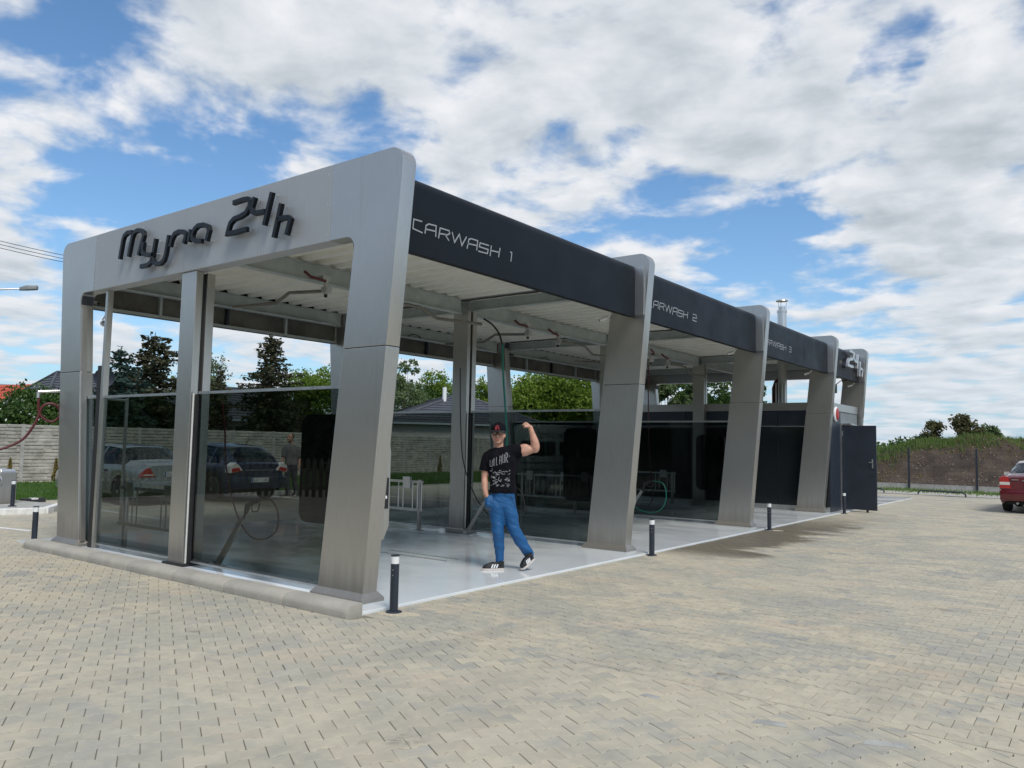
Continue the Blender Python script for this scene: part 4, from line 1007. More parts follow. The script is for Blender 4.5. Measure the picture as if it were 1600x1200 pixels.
# ================================================================== TREES AND PLANTS
def leaf_quads(C, size, R, squash=1.0):
    """one rhombic leaf clump per centre"""
    n = len(C); a = R.normal(size=(n, 3)); a /= np.linalg.norm(a, axis=1)[:, None]; a[:, 2] *= squash; b_ = R.normal(size=(n, 3)); b_ -= a*(np.sum(a*b_, 1)/np.maximum(1e-6, np.sum(a*a, 1)))[:, None]; b_ /= np.linalg.norm(b_, axis=1)[:, None]
    s_ = (size*R.uniform(.6, 1.3, n))[:, None]
    V = np.stack([C+a*s_, C+b_*s_*.55, C-a*s_, C-b_*s_*.55], 1).reshape(-1, 3); return V, np.arange(4*n).reshape(-1, 4)
def spruce(name, loc, h, r, m, label, cat, seed, clump=.13, dens=1.0, ragged=.25, tilt=.35, tops=1):
    R = np.random.RandomState(seed); tr_ = thing(name, label, cat, loc)
    s_ = MB(); s_.tube([(0, 0, -.1), (0, 0, h*.5), (0, 0, h*.99)], [r*.06+.05, r*.04+.03, .012], 7)
    Cs = []
    lv = int(h/.26); top_off = [(0, 0)] if tops == 1 else [(-.35, 0), (.3, .1), (0, -.3)]
    for i in range(lv):
        z = h*(.04+.95*i/lv); frac = 1-(z/h); rr = r*(frac**.75)*.95+.12
        nb = int(5+5*frac*1.0)
        for k in range(nb):
            a = 2*PI*(k/nb)+R.uniform(-.35, .35)+i*.9; L_ = rr*R.uniform(1-ragged*1.4, 1+ragged)
            ex, ey = math.cos(a)*L_, math.sin(a)*L_; lift = (-.10-.25*frac)*L_+.12*L_*(1-frac); zb = z+R.uniform(-.1, .1)
            ox_, oy_ = (0, 0) if tops == 1 or frac > .45 else top_off[k % 3]; k2 = max(0, (.45-frac)/.45) if tops > 1 else 0
            s_.tube([(ox_*k2, oy_*k2, zb), (ox_*k2+ex*.5, oy_*k2+ey*.5, zb+lift*.35), (ox_*k2+ex, oy_*k2+ey, zb+lift+.10*L_)], [.022, .014, .006], 4, cap=False)
            n = max(4, int(L_*62*dens)); tt = R.uniform(.12, 1.02, n); wd = .17*(1.1-tt*.7)*(.5+L_*.5)
            px_ = ox_*k2+ex*tt-np.sin(a)*R.normal(0, 1, n)*wd; py_ = oy_*k2+ey*tt+np.cos(a)*R.normal(0, 1, n)*wd
            pz_ = zb+lift*tt**1.2+.10*L_*tt**2-np.abs(R.normal(0, .09, n))*(1+tilt)
            Cs.append(np.stack([px_, py_, pz_], 1))
    for k in range(tops):
        n = 24; zz = R.uniform(.86, 1.0, n)*h; ox_, oy_ = top_off[k]; Cs.append(np.stack([ox_+R.normal(0, .05, n), oy_+R.normal(0, .05, n), zz-(.25*k)], 1))
    C = np.concatenate(Cs); V, F = leaf_quads(C, clump*.8, R, .45)
    s_.build('trunk', MT['bark'], tr_, world=False)
    child('crown', np_mesh('crown', V, F, m), tr_); return tr_
def broadleaf(name, loc, h, r, m, label, cat, seed, n=16000, leaf=.075, trunk=.25, base=.25, lobes=11, gap=.55, extra=None, sq=.8, group=None):
    """crown made of many leafy twig clusters around limbs, with gaps in between"""
    R = np.random.RandomState(seed); tr_ = thing(name, label, cat, loc, 0, group); s_ = MB(); zc = h*base
    if trunk: s_.tube([(0, 0, -.1), (.03*r, .02, zc*.6), (.0, .05*r, zc+.1*h)], [trunk, trunk*.8, trunk*.55], 8)
    cs = []
    for k in range(lobes):
        a = 2*PI*k/lobes*1.618*2+R.uniform(-.4, .4); f = R.uniform(.0, 1.0); rad = r*R.uniform(.25, .72)*math.sin(min(1, .35+f*.9)*PI*.52+.1) ; z = zc+(h-zc)*(.12+.78*f)
        rad *= (1.05-.65*max(0, f-.45)/.55); c = np.array([math.cos(a)*rad, math.sin(a)*rad, z]); cs.append((c, r*R.uniform(.24, .42)))
        if trunk: s_.tube([(0, 0, zc*.8+(h-zc)*.1*f), (c[0]*.5, c[1]*.5, zc+(z-zc)*.55), tuple(c)], [trunk*.4, trunk*.22, trunk*.07], 5, cap=False)
    per = n//lobes; out_ = []
    for c, cr in cs:
        tw = int(per/14); d = R.normal(size=(tw, 3)); d /= np.linalg.norm(d, axis=1)[:, None]; rr = cr*R.uniform(gap, 1.15, tw)[:, None]; tc_ = c+d*rr*np.array([1, 1, sq])
        rep = np.repeat(tc_, 14, 0)+R.normal(0, cr*.10+.03, (tw*14, 3)); out_.append(rep)
    C = np.concatenate(out_); C[:, 2] = np.maximum(C[:, 2], .05); V, F = leaf_quads(C, leaf, R)
    if trunk: s_.build('trunk', MT['bark'], tr_, world=False)
    child('crown', np_mesh('crown', V, F, m), tr_)
    if extra:
        k = R.choice(len(C), extra[1], replace=False); C2 = C[k]+R.normal(0, .05, (extra[1], 3)); V, F = leaf_quads(C2, extra[2], R); child('blossom', np_mesh('blossom', V, F, extra[0]), tr_)
    return tr_
def L2(u, v, dist, zoff=0):
    p = at(u, v, dist); return (p.x, p.y, 0), p.z
# left bush with white blossom
(p, z) = L2(62, 600, 34.5); broadleaf('blossom_bush', p, z+.1, 1.9, MT['leafdark'], 'leafy green bush with small white blossoms behind the wall at far left', 'bush', 11, 15000, .075, .1, .1, 14, .5, (MT['blossom'], 900, .045))
(p, z) = L2(12, 640, 34.5); broadleaf('blossom_bush', p, z+.1, 1.35, MT['leafdark'], 'lower green bush with white blossoms cut by the left frame edge', 'bush', 12, 9000, .075, .1, .1, 10, .5, (MT['blossom'], 600, .045))
(p, z) = L2(100, 640, 34.5); broadleaf('blossom_bush', p, z+.1, 1.5, MT['leafdark'], 'green bush partly behind the front left leg', 'bush', 13, 8000, .075, .1, .1, 10, .5, (MT['blossom'], 300, .045))
(p, z) = L2(190, 540, 36); spruce('blue_spruce', p, z, 2.3, MT['bluespruce'], 'blue green spruce seen between front left leg and middle post', 'tree', 21, .12, 1.2)
(p, z) = L2(243, 517, 38); spruce('brown_spruce', p, z, 2.7, MT['spruce'], 'tall brownish spruce with several tips left of the middle post', 'tree', 22, .13, 1.35, .45, .5, 3)
(p, z) = L2(425, 520, 41); spruce('spruce', p, z+.1, 2.8, MT['spruce'], 'dark pointed spruce right of the middle post', 'tree', 23, .12, 1.25, .4, .5, 1)
(p, z) = L2(345, 572, 39); spruce('small_spruce', p, z, 1.1, MT['spruce'], 'short green spruce just right of the middle post', 'tree', 24, .10, 1.2)
(p, z) = L2(318, 545, 46); broadleaf('pale_birch', p, z, 2.2, MT['birch'], 'pale feathery tree behind the middle post', 'tree', 25, 7000, .07, .12, .3, 12, .3)
(p, z) = L2(500, 578, 46); broadleaf('round_tree', p, z, 3.1, MT['leaf'], 'round bright green tree just left of the front right leg', 'tree', 26, 15000, .085, .15, .2, 14)
for k, (u_, v_, d_, r_, mm, n_) in enumerate(((632, 562, 66, 2.8, 'birch', 5000), (655, 598, 76, 2.8, 'spruce', 0), (690, 590, 72, 3.6, 'leaf', 11000), (745, 578, 72, 3.3, 'leaf', 11000), (665, 604, 71, 3.3, 'leafdark', 9000))):
    (p, z) = L2(u_, v_, d_)
    lb = ['sparse pale tree showing just right of the front right leg', 'small dark spruce over the grey hip roof', 'bright green tree behind the middle of the hip roof', 'bright green tree right of the inner steel post', 'darker tree crown low over the hip roof'][k]
    if n_: broadleaf('garden_tree', p, z, r_, MT[mm], lb, 'tree', 30+k, n_, .13, .12, .2, 12)
    else: spruce('garden_spruce', p, z, 1.7, MT['spruce'], lb, 'tree', 30+k, .13)
(p, z) = L2(872, 582, 62); broadleaf('large_tree', p, z, 5.9, MT['leaf'], 'large bright green leafy tree filling the opening right of the man', 'tree', 41, 46000, .14, .3, .12, 26, .45)
(p, z) = L2(815, 618, 61); broadleaf('large_tree', p, z+.2, 3.3, MT['leaf'], 'smaller green tree at the left foot of the large bright tree', 'tree', 42, 14000, .13, .2, .1, 14)
(p, z) = L2(925, 610, 64); broadleaf('large_tree', p, z, 3.6, MT['leaf'], 'green tree right of the large bright tree, by the second portal leg', 'tree', 43, 12000, .13, .2, .1, 12)
for k, (u_, v_, d_, r_, mm) in enumerate(((1040, 585, 60, 1.7, 'birch'), (1062, 578, 62, 1.6, 'leafdark'), (1085, 584, 60, 1.7, 'birch'), (1118, 582, 55, 2.6, 'leafdark'), (1150, 590, 55, 2.2, 'leafdark'), (1178, 596, 58, 1.8, 'leafdark'))):
    (p, z) = L2(u_, v_, d_); broadleaf('poplar', p, z, r_, MT[mm], ['pale poplar leftmost over the technical room', 'dark poplar second over the technical room', 'pale poplar left of the third bay post', 'dense dark green tree right of the third bay post', 'dark green tree beside the third portal leg', 'small dark tree glimpsed past the third portal leg'][k], 'tree', 50+k, 7000, .13, .15, .1, 14, .4)
# young conifers in the gravel strip
def conifer(loc, h, label, seed):
    R = np.random.RandomState(seed); t_ = thing('young_conifer', label, 'shrub', loc, 0, 'young conifers planted along the wall'); n = 500
    z = R.uniform(0, 1, n)**.8*h; rr = .17*h*(1.08-z/h)*np.sqrt(R.uniform(0, 1, n)); a = R.uniform(0, 2*PI, n)
    V, F = leaf_quads(np.stack([rr*np.cos(a), rr*np.sin(a), z+.03], 1), .045, R, 2.0); child('foliage', np_mesh('foliage', V, F, MT['leafyellow']), t_)
    MB().tube([(0, 0, 0), (0, 0, h*.8)], [.015, .005], 5).build('stem', MT['bark'], t_, world=False)
cl = ['young conifer left of the concrete wall post', 'young conifer right of the concrete wall post', 'young conifer glimpsed behind the silver car', 'young conifer seen through the glass, leftmost by the steel mat stand', 'young conifer seen through the glass, second by the steel mat stand', 'young conifer seen through the glass, third by the steel mat stand', 'young conifer seen through the glass, nearest the inner post']
for k, (x, y) in enumerate(((-23.9, 5.7), (-23.9, 7.15), (-23.9, 9.6), (-23.9, 27.0), (-23.9, 28.9), (-23.9, 31.0), (-23.9, 33.1))): conifer((x, y, 0), .75 if k < 3 else .85, cl[k], 60+k)

# ================================================================== HOUSES
def tiled_roof(p4, parent, m, rows=10, name='roof'):
    """roof plane from four corners (eave a, eave b, ridge b, ridge a) with stepped tile courses"""
    a, b_, c_, d_ = [Vector(p) for p in p4]; s_ = MB(); nrm = (b_-a).cross(d_-a).normalized()
    if nrm.z < 0: nrm = -nrm
    for i in range(rows):
        t0, t1 = i/rows, (i+1)/rows; p, q = a.lerp(d_, t0), b_.lerp(c_, t0); r_, s2 = a.lerp(d_, t1), b_.lerp(c_, t1)
        s_.add([p+nrm*.05, q+nrm*.05, s2+nrm*.015, r_+nrm*.015, p, q], [(0,1,2,3), (4,5,1,0)])
    s_.add([a, b_, c_, d_], [(0,1,2,3)])
    return s_.build(name, m, parent)
def hip_house(name, label, cx, cy, lx, ly, rot, eave, ridge, m, wallm='render', hip=.5, over=.4, rows=12):
    h_ = thing(name, label, 'house', (cx, cy, 0)); c, s_ = math.cos(rot), math.sin(rot)
    T = lambda x, y, z: (cx+x*c-y*s_, cy+x*s_+y*c, z)
    wx, wy = lx/2-over, ly/2-over
    wb = MB(); wb.prism([T(x, y, 0)[:2] for x, y in ((-wx, -wy), (wx, -wy), (wx, wy), (-wx, wy))], 'z', 0, eave-.02); wb.build('wall', MT[wallm], h_)
    X, Y = lx/2, ly/2; rx = X-Y*hip
    C = [T(-X, -Y, eave), T(X, -Y, eave), T(X, Y, eave), T(-X, Y, eave)]; R0, R1 = T(-rx, 0, ridge), T(rx, 0, ridge)
    tiled_roof((C[0], C[1], R1, R0), h_, m, rows); tiled_roof((C[2], C[3], R0, R1), h_, m, rows)
    tiled_roof((C[1], C[2], R1, R1), h_, m, rows); tiled_roof((C[3], C[0], R0, R0), h_, m, rows)
    g_ = MB(); Q = [Vector(c_) for c_ in C]
    for i in range(4): g_.beam(Q[i]-Vector((0, 0, .06)), Q[(i+1) % 4]-Vector((0, 0, .06)), .14, .12)
    g_.build('gutter', MT['alu'], h_)
    r_ = MB(); 
    for i, rr in ((0, R0), (1, R1), (2, R1), (3, R0)): r_.tube([Q[i]+Vector((0, 0, .04)), Vector(rr)+Vector((0, 0, .05))], .07, 6)
    r_.tube([Vector(R0)+Vector((0, 0, .05)), Vector(R1)+Vector((0, 0, .05))], .08, 6); r_.build('ridge_caps', m, h_)
    return h_, T
# hip roof behind the middle of the wash bays
p = at(690, 640, 60)
hA, T = hip_house('bungalow', 'bungalow with dark grey hip roof behind the concrete wall, seen through the second bay', p.x, p.y, 17, 11, math.radians(-35), 2.9, 4.95, MT['rooftile'])
p = at(694, 640, 53.5); MB().cyl((p.x, p.y, p.z-.8), .14, 2.3, 10).build('vent_pipe', MT['white'], hA, smooth=40)
hB, T = hip_house('bungalow', 'low house with dark tiled roof seen through the right front glass screen', -36.5, 22.4, 9, 9, math.radians(82), 2.7, 4.6, MT['rooftile'])
hC, T = hip_house('bungalow', 'house with dark roof and white windows behind the left front glass screen', -38.6, 15.0, 7, 7, math.radians(86), 3.1, 4.9, MT['rooftile'], 'render', .5)
for yy in (12.2, 14.0, 15.7):
    w_ = MB().box((-35.37, yy, .9), (-35.3, yy+1.3, 2.3)).build('window', MT['darkglass'], hC)
    f_ = MB()
    for a_, b2 in (((-35.3, yy-.05, .85), (-35.25, yy+.03, 2.35)), ((-35.3, yy+1.27, .85), (-35.25, yy+1.35, 2.35)), ((-35.3, yy, 2.27), (-35.25, yy+1.3, 2.35)), ((-35.3, yy, .85), (-35.25, yy+1.3, .93)), ((-35.3, yy+.62, .93), (-35.26, yy+.68, 2.27))): f_.box(a_, b2)
    f_.build('frame', MT['frame'], w_)
# red roofed hall, far left, and its pale parapet line
p = at(30, 625, 60); hR = thing('red_roof_hall', 'long red roofed building at the far left edge', 'building', (p.x, p.y, 0))
q0, q1 = at(-90, 604, 60), at(72, 600, 57); e0, e1_ = at(-90, 640, 56), at(60, 638, 53)
tiled_roof((e0, e1_, q1, q0), hR, MT['redroof'], 8)
m_ = MB(); m_.prism([(e0.x-.8, e0.y+.1), (e1_.x-.8, e1_.y+.1), (q1.x, q1.y), (q0.x, q0.y)], 'z', 0, min(e0.z, e1_.z)-.1); m_.build('wall', MT['render'], hR)
p = at(20, 592, 75); hL = thing('flat_roof_hall', 'distant long pale flat roof line at the far left', 'building', (p.x, p.y, 0))
q0, q1 = at(-120, 594, 75), at(175, 594, 75); nn = (q1-q0).cross(Vector((0, 0, 1))).normalized()*-6
m_ = MB(); m_.prism([(q0.x, q0.y), (q1.x, q1.y), (q1.x+nn.x, q1.y+nn.y), (q0.x+nn.x, q0.y+nn.y)], 'z', q0.z-.35, q0.z); m_.build('parapet', MT['alu'], hL)
m_ = MB(); n2 = nn*.08; m_.prism([(q0.x+n2.x, q0.y+n2.y), (q1.x+n2.x, q1.y+n2.y), (q1.x+nn.x, q1.y+nn.y), (q0.x+nn.x, q0.y+nn.y)], 'z', 0, q0.z-.36); m_.build('wall', MT['render'], hL)
# satellite dish
p = at(163, 590, 35); sdh = thing('satellite_dish', 'dark round satellite dish on the roof edge beside the front left leg', 'dish', (p.x, p.y, p.z-.5))
m_ = MB(); dv = (CAM-p).normalized(); ax = dv.to_track_quat('Z', 'Y').to_matrix()
vs = []; fs = []
for i in range(6):
    for j in range(18):
        rr = .38*i/5; v3 = ax @ Vector((rr*math.cos(j*PI/9), rr*math.sin(j*PI/9), .35*rr*rr*2)); vs.append(p+v3)
for i in range(5):
    for j in range(18): fs.append((i*18+j, i*18+(j+1) % 18, (i+1)*18+(j+1) % 18, (i+1)*18+j))
m_.add(vs, fs); m_.build('reflector', MT['anth'], sdh, smooth=40)
MB().tube([p, p-Vector((0, 0, .5)), p-Vector((0, 0, 1.2))], .025, 6).build('mast', MT['alu'], sdh)
MB().box(tuple(p+dv*.28-Vector((.06, .06, .05))), tuple(p+dv*.28+Vector((.06, .06, .05)))).build('receiver', MT['white'], sdh)

# ---- street lamp and power lines
a, b_ = at(-30, 452, 24), at(30, 451, 24)
sl_ = thing('street_lamp', 'grey street lamp head on a thin arm at the left frame edge', 'lamp', (a.x, a.y, 0))
MB().tube([(a.x, a.y, 0), (a.x, a.y, a.z-.3), (a.x+.05, a.y+.1, a.z), b_], [.07, .05, .03, .02], 8).build('pole', MT['alu'], sl_, smooth=40)
e_ = at(60, 450, 24); d_ = (e_-b_); up_ = Vector((0, 0, 1))
m_ = MB(); side = d_.cross(up_).normalized()*.11; pr = [(0, .03, .5), (.35, .07, 1), (.9, .06, 1), (1.0, .03, .6)]
v = []
for t_, hh, ww in pr: c_ = b_+d_*t_; v += [c_-side*ww-up_*.045, c_+side*ww-up_*.045, c_+side*ww*.8+up_*hh, c_-side*ww*.8+up_*hh]
f = [(0,1,2,3)[::-1], (12,13,14,15)]
for i in range(3):
    for j in range(4): f.append((i*4+j, i*4+(j+1) % 4, (i+1)*4+(j+1) % 4, (i+1)*4+j))
m_.add(v, f); m_.build('lamp_head', MT['grey'], sl_, bevel=.01, smooth=40)
for k, (va, vb_) in enumerate(((364, 388), (370, 393), (376, 398))):
    a, b_ = at(-250, va-58, 34), at(250, vb_+38, 36); n = 16; pts = [a.lerp(b_, i/n)-Vector((0, 0, .0))-Vector((0, 0, .25*math.sin(PI*i/n))) for i in range(n+1)]
    MB().tube(pts, .011, 4).build('power_line', MT['black'], label='thin overhead power line at the left, '+['top of three', 'middle of three', 'lowest of three'][k], cat='cable', group='overhead power lines')

# ================================================================== RIGHT SIDE: MOUND, FENCE, RAIL
fence_y = 32.15
pl = thing('mesh_fence', 'dark wire mesh fence on a low concrete plinth before the earth mound', 'fence', (10, fence_y, 0))
pmf = D.meshes.new('post'); pb = MB().box((-.035, -.035, 0), (.035, .035, 1.80)); pmf.from_pydata(pb.v, [], pb.f); pmf.materials.append(MT['anth'])
for k in range(-3, 12):
    x = -1.47+2.53*k; child('post', pmf, pl, (x-10, -.06, 0))
    MB().box((x+.03, fence_y-.03, -.05), (x+2.50, fence_y+.03, .26)).build('plinth_panel', MT['conc'], pl, bevel=.006)
wm = MB()
for k in range(9): wm.box((-9, fence_y-.062, .30+k*.18), (26, fence_y-.056, .306+k*.18))
for k in range(140): wm.box((-9+k*.25, fence_y-.064, .27), (-8.995+k*.25, fence_y-.060, 1.75))
o = wm.build('wire_mesh', MT['anth'], pl); o['kind'] = 'stuff'
add_plane('verge', -8, 27.9, 40, 32.2, -.006, MT['kerb'])
MB().box((-8, 27.86, -.05), (40, 27.94, .025)).build('edging', MT['conc'], kind='structure', keep=True)
blades('weeds_strip', 9000, lambda R, n: np.stack([R.uniform(-8, 20, n), 31.9-np.abs(R.normal(0, .9, n))], 1), .02, .16, MT['weeds'], label='sparse weeds along the fence plinth', w=.02, seed=5)
def rail(loc, L_, label, rz=0):
    r_ = thing('low_rail', label, 'rail', loc, rz, 'low bent steel parking rails')
    MB().tube([(0, 0, 0), (.0, 0, .07), (.04, 0, .14), (.12, 0, .17), (L_-.12, 0, .17), (L_-.04, 0, .14), (L_, 0, .07), (L_, 0, 0)], .028, 8).build('tube', MT['anth'], r_, world=False, smooth=60)
rail((-.40, 27.95, 0), 1.62, 'low dark bent rail on the paving between the open door and the red car', math.radians(-8)); rail((-3.2, 28.1, 0), 1.6, 'low dark bent rail mostly hidden behind the open door', math.radians(-4))
rail((3.7, 27.7, 0), 1.62, 'low dark bent rail hidden behind the red car', math.radians(-8))
# mound
def fbm(x, y, seed=0, o=5):
    R = np.random.RandomState(seed); z = 0; a = 1; f = 1
    for _ in range(o):
        ph = R.uniform(0, 6.28, 4); th = R.uniform(0, PI, 2)
        z = z+a*np.sin((x*math.cos(th[0])+y*math.sin(th[0]))*f+ph[0]+1.3*np.sin((x*math.sin(th[1])-y*math.cos(th[1]))*f*.7+ph[1])); a *= .55; f *= 1.9
    return z
def mound_h(x, y):
    prof = np.clip((y-32.6)/4.6, 0, 1); prof = prof*prof*(3-2*prof)
    back = np.clip((52-y)/8, 0, 1); side = np.clip((x+8.5)/6.0, 0, 1); side = side*side*(3-2*side)
    dip = -.0
    top = 1.95+.22*fbm(x*.55, y*.3, 4, 3)+.30*np.exp(-((x-2.6)/1.6)**2)*0+.25*np.clip((x-4)/8, 0, 1)
    return prof*back*(.35+.65*side)*top + prof*(.075*fbm(x*2.3, y*2.3, 9, 5)) - .02
nx, ny = 260, 130; gx = np.linspace(-14, 34, nx); gy = np.linspace(32.25, 54, ny)
X, Y = np.meshgrid(gx, gy); Z = mound_h(X, Y)+.045*fbm(X*7, Y*7, 2, 4)*np.clip((Y-32.6)/2, 0, 1)
V = np.stack([X, Y, Z], 2).reshape(-1, 3); I = np.arange((ny-1)*nx).reshape(ny-1, nx)[:, :-1].ravel(); F = np.stack([I, I+1, I+nx+1, I+nx], 1)
mm = D.materials.new('dark_soil'); mm.use_nodes = True; t = NT(mm.node_tree); b = mm.node_tree.nodes['Principled BSDF']
geo = t.new('ShaderNodeNewGeometry'); n = t.noise(geo.outputs['Position'], 1.2, 8, .7); n2 = t.noise(geo.outputs['Position'], 11, 6, .75)
c = t.mix(t.maprange(n, .3, .7), (.040, .028, .021), (.10, .072, .052)); c = t.mix(t.math('MULTIPLY', t.maprange(n2, .62, .72), .5), c, (.26, .21, .17))
c = t.mix(t.math('MULTIPLY', t.maprange(n2, .48, .36), .7), c, (.03, .022, .018)); t.link(c, b.inputs['Base Color']); b.inputs['Roughness'].default_value = .95
bn = t.new('ShaderNodeBump'); bn.inputs['Strength'].default_value = 1; bn.inputs['Distance'].default_value = .08; t.link(t.noise(geo.outputs['Position'], 9, 8, .75), bn.inputs['Height']); t.link(bn.outputs[0], b.inputs['Normal'])
o = D.objects.new('earth_mound', np_mesh('earth_mound', V, F, mm)); COL.objects.link(o); o['kind'] = 'structure'; o.data.polygons.foreach_set('use_smooth', [True]*len(o.data.polygons))
# stones and clods on the mound
R = np.random.RandomState(8); n = 2600; x = R.uniform(-8, 16, n); y = 32.8+R.uniform(0, 1, n)**1.3*5.5; z = mound_h(x, y); vs = []; fs = []
for i in range(n):
    s_ = R.uniform(.015, .055); o_ = len(vs); 
    for dx_, dy_, dz_ in ((1, 0, 0), (-.8, .5, .1), (-.4, -.9, 0), (.1, .1, .8)): vs.append((x[i]+dx_*s_*R.uniform(.7, 1.3), y[i]+dy_*s_, z[i]+dz_*s_+.01))
    fs += [(o_, o_+1, o_+3), (o_+1, o_+2, o_+3), (o_+2, o_, o_+3)]
o = MB().add(vs, fs).build('stones', mat('pale_stones', (.20, .165, .135), .9, 0, .3, 20), kind='stuff', keep=True, label='scattered pale stones and clods on the mound', cat='stones')
# vegetation on the mound
def onm(cond, seed=3):
    def f(R, n):
        x = R.uniform(-9, 22, n*5); y = R.uniform(33.2, 41, n*5); g = fbm(x*.8, y*.9, 6, 4)
        top = np.clip((y-35.2)/1.2, 0, 1)*.9+np.clip((1.6-x)/3, 0, 1)*.5*np.clip((y-33.8)/1.5, 0, 1)
        k = (g*.28+top+R.uniform(-.25, .25, n*5)) > cond; return np.stack([x[k], y[k]], 1)[:n]
    return f
blades('mound_weeds', 70000, onm(.66), .04, .30, MT['weeds'], zf=mound_h, w=.018, label='tall green weeds growing over the top of the earth mound', seed=11, lean=.6, cat='weeds')
blades('mound_grass', 26000, onm(.34), .04, .16, MT['leafyellow'], zf=mound_h, w=.02, label='dry yellowish grass on the upper slope of the mound', seed=12, lean=.6, cat='grass')
for k, (u_, v_, r_, n_, s_) in enumerate(((1455, 661, .85, 2600, 0), (1508, 650, .95, 3200, 0), (1546, 666, .7, 1400, 1))):
    p = at(u_, v_, 44); g = float(mound_h(np.array([p.x]), np.array([p.y]))[0]); base = g-.3
    tb = broadleaf('mound_bush', (p.x, p.y, base), p.z-base, r_, MT['scrub' if not s_ else 'birch'], ['dark bushy shrub on the mound top, left of the taller one', 'taller dark pointed shrub on the mound top', 'thin sparse sapling on the mound right of the dark shrubs'][k], 'shrub', 70+k, n_, .075, .06, .12, 9, .35)
# distant tree line
R = np.random.RandomState(5); Cs = []; Ss = []
def mass(cx, cy, hh, rr, n): 
    d = R.normal(size=(n, 3)); d /= np.linalg.norm(d, axis=1)[:, None]; d *= R.uniform(.6, 1.08, n)[:, None]; return np.stack([cx+d[:, 0]*rr, cy+d[:, 1]*rr, np.maximum(.3, hh*.5+d[:, 2]*hh*.5)], 1)
for k in range(330):
    az_ = math.radians(R.uniform(-95, 60)); dist = R.uniform(300, 420); Cs.append(mass(CAM.x+math.sin(az_)*dist, CAM.y+math.cos(az_)*dist, R.uniform(4.5, 7.5), R.uniform(5, 9), 420))
V, F = leaf_quads(np.concatenate(Cs), .75, R); o = D.objects.new('far_woods', np_mesh('far_woods', V, F, MT['leafdark'])); COL.objects.link(o); o['kind'] = 'stuff'; o['label'] = 'distant belt of woodland along the horizon'; o['category'] = 'woods'
Cs = []
for k in range(64):      # unseen tree belt, added to darken the reflections in glass and steel
    x = -75+k*2.5+R.uniform(-1, 1); Cs.append(mass(x, -30-R.uniform(0, 6)-.10*x, R.uniform(6, 11), R.uniform(2.8, 4.4), 1500))
V, F = leaf_quads(np.concatenate(Cs), .36, R); o = D.objects.new('reflection_woods', np_mesh('reflection_woods', V, F, MT['leafdark'])); COL.objects.link(o); o['kind'] = 'stuff'; o['label'] = 'unseen belt of trees behind the camera, added to darken reflections in glass and steel'; o['category'] = 'woods'
# fence at the yard edge behind the photographer (mirrored in the glass)
fb = thing('picket_fence', 'weathered wooden picket fence standing across the yard, mirrored in the glass', 'fence', (-13, -8, 0))
a, b_ = Vector((-20, -4.5, 0)), Vector((-4, -12.5, 0)); d_ = (b_-a).normalized(); rzf = math.atan2(d_.y, d_.x); L_ = (b_-a).length
pkm = MB(); pkm.prism([(-.055, 0), (.055, 0), (.055, .95), (.03, 1.02), (0, 1.05), (-.03, 1.02), (-.055, .95)], 'y', -.012, .012); pk = D.meshes.new('picket'); pk.from_pydata(pkm.v, [], pkm.f); pk.materials.append(MT['wood'])
for k in range(int(L_/.20)):
    q = a+d_*(k*.20); child('picket', pk, fb, (q.x+13, q.y+8, .06), (0, 0, rzf))
for zz in (.3, .8): MB().beam(a+Vector((0, .03, zz)), b_+Vector((0, .03, zz)), .03, .08).build('rail', MT['wood'], fb)
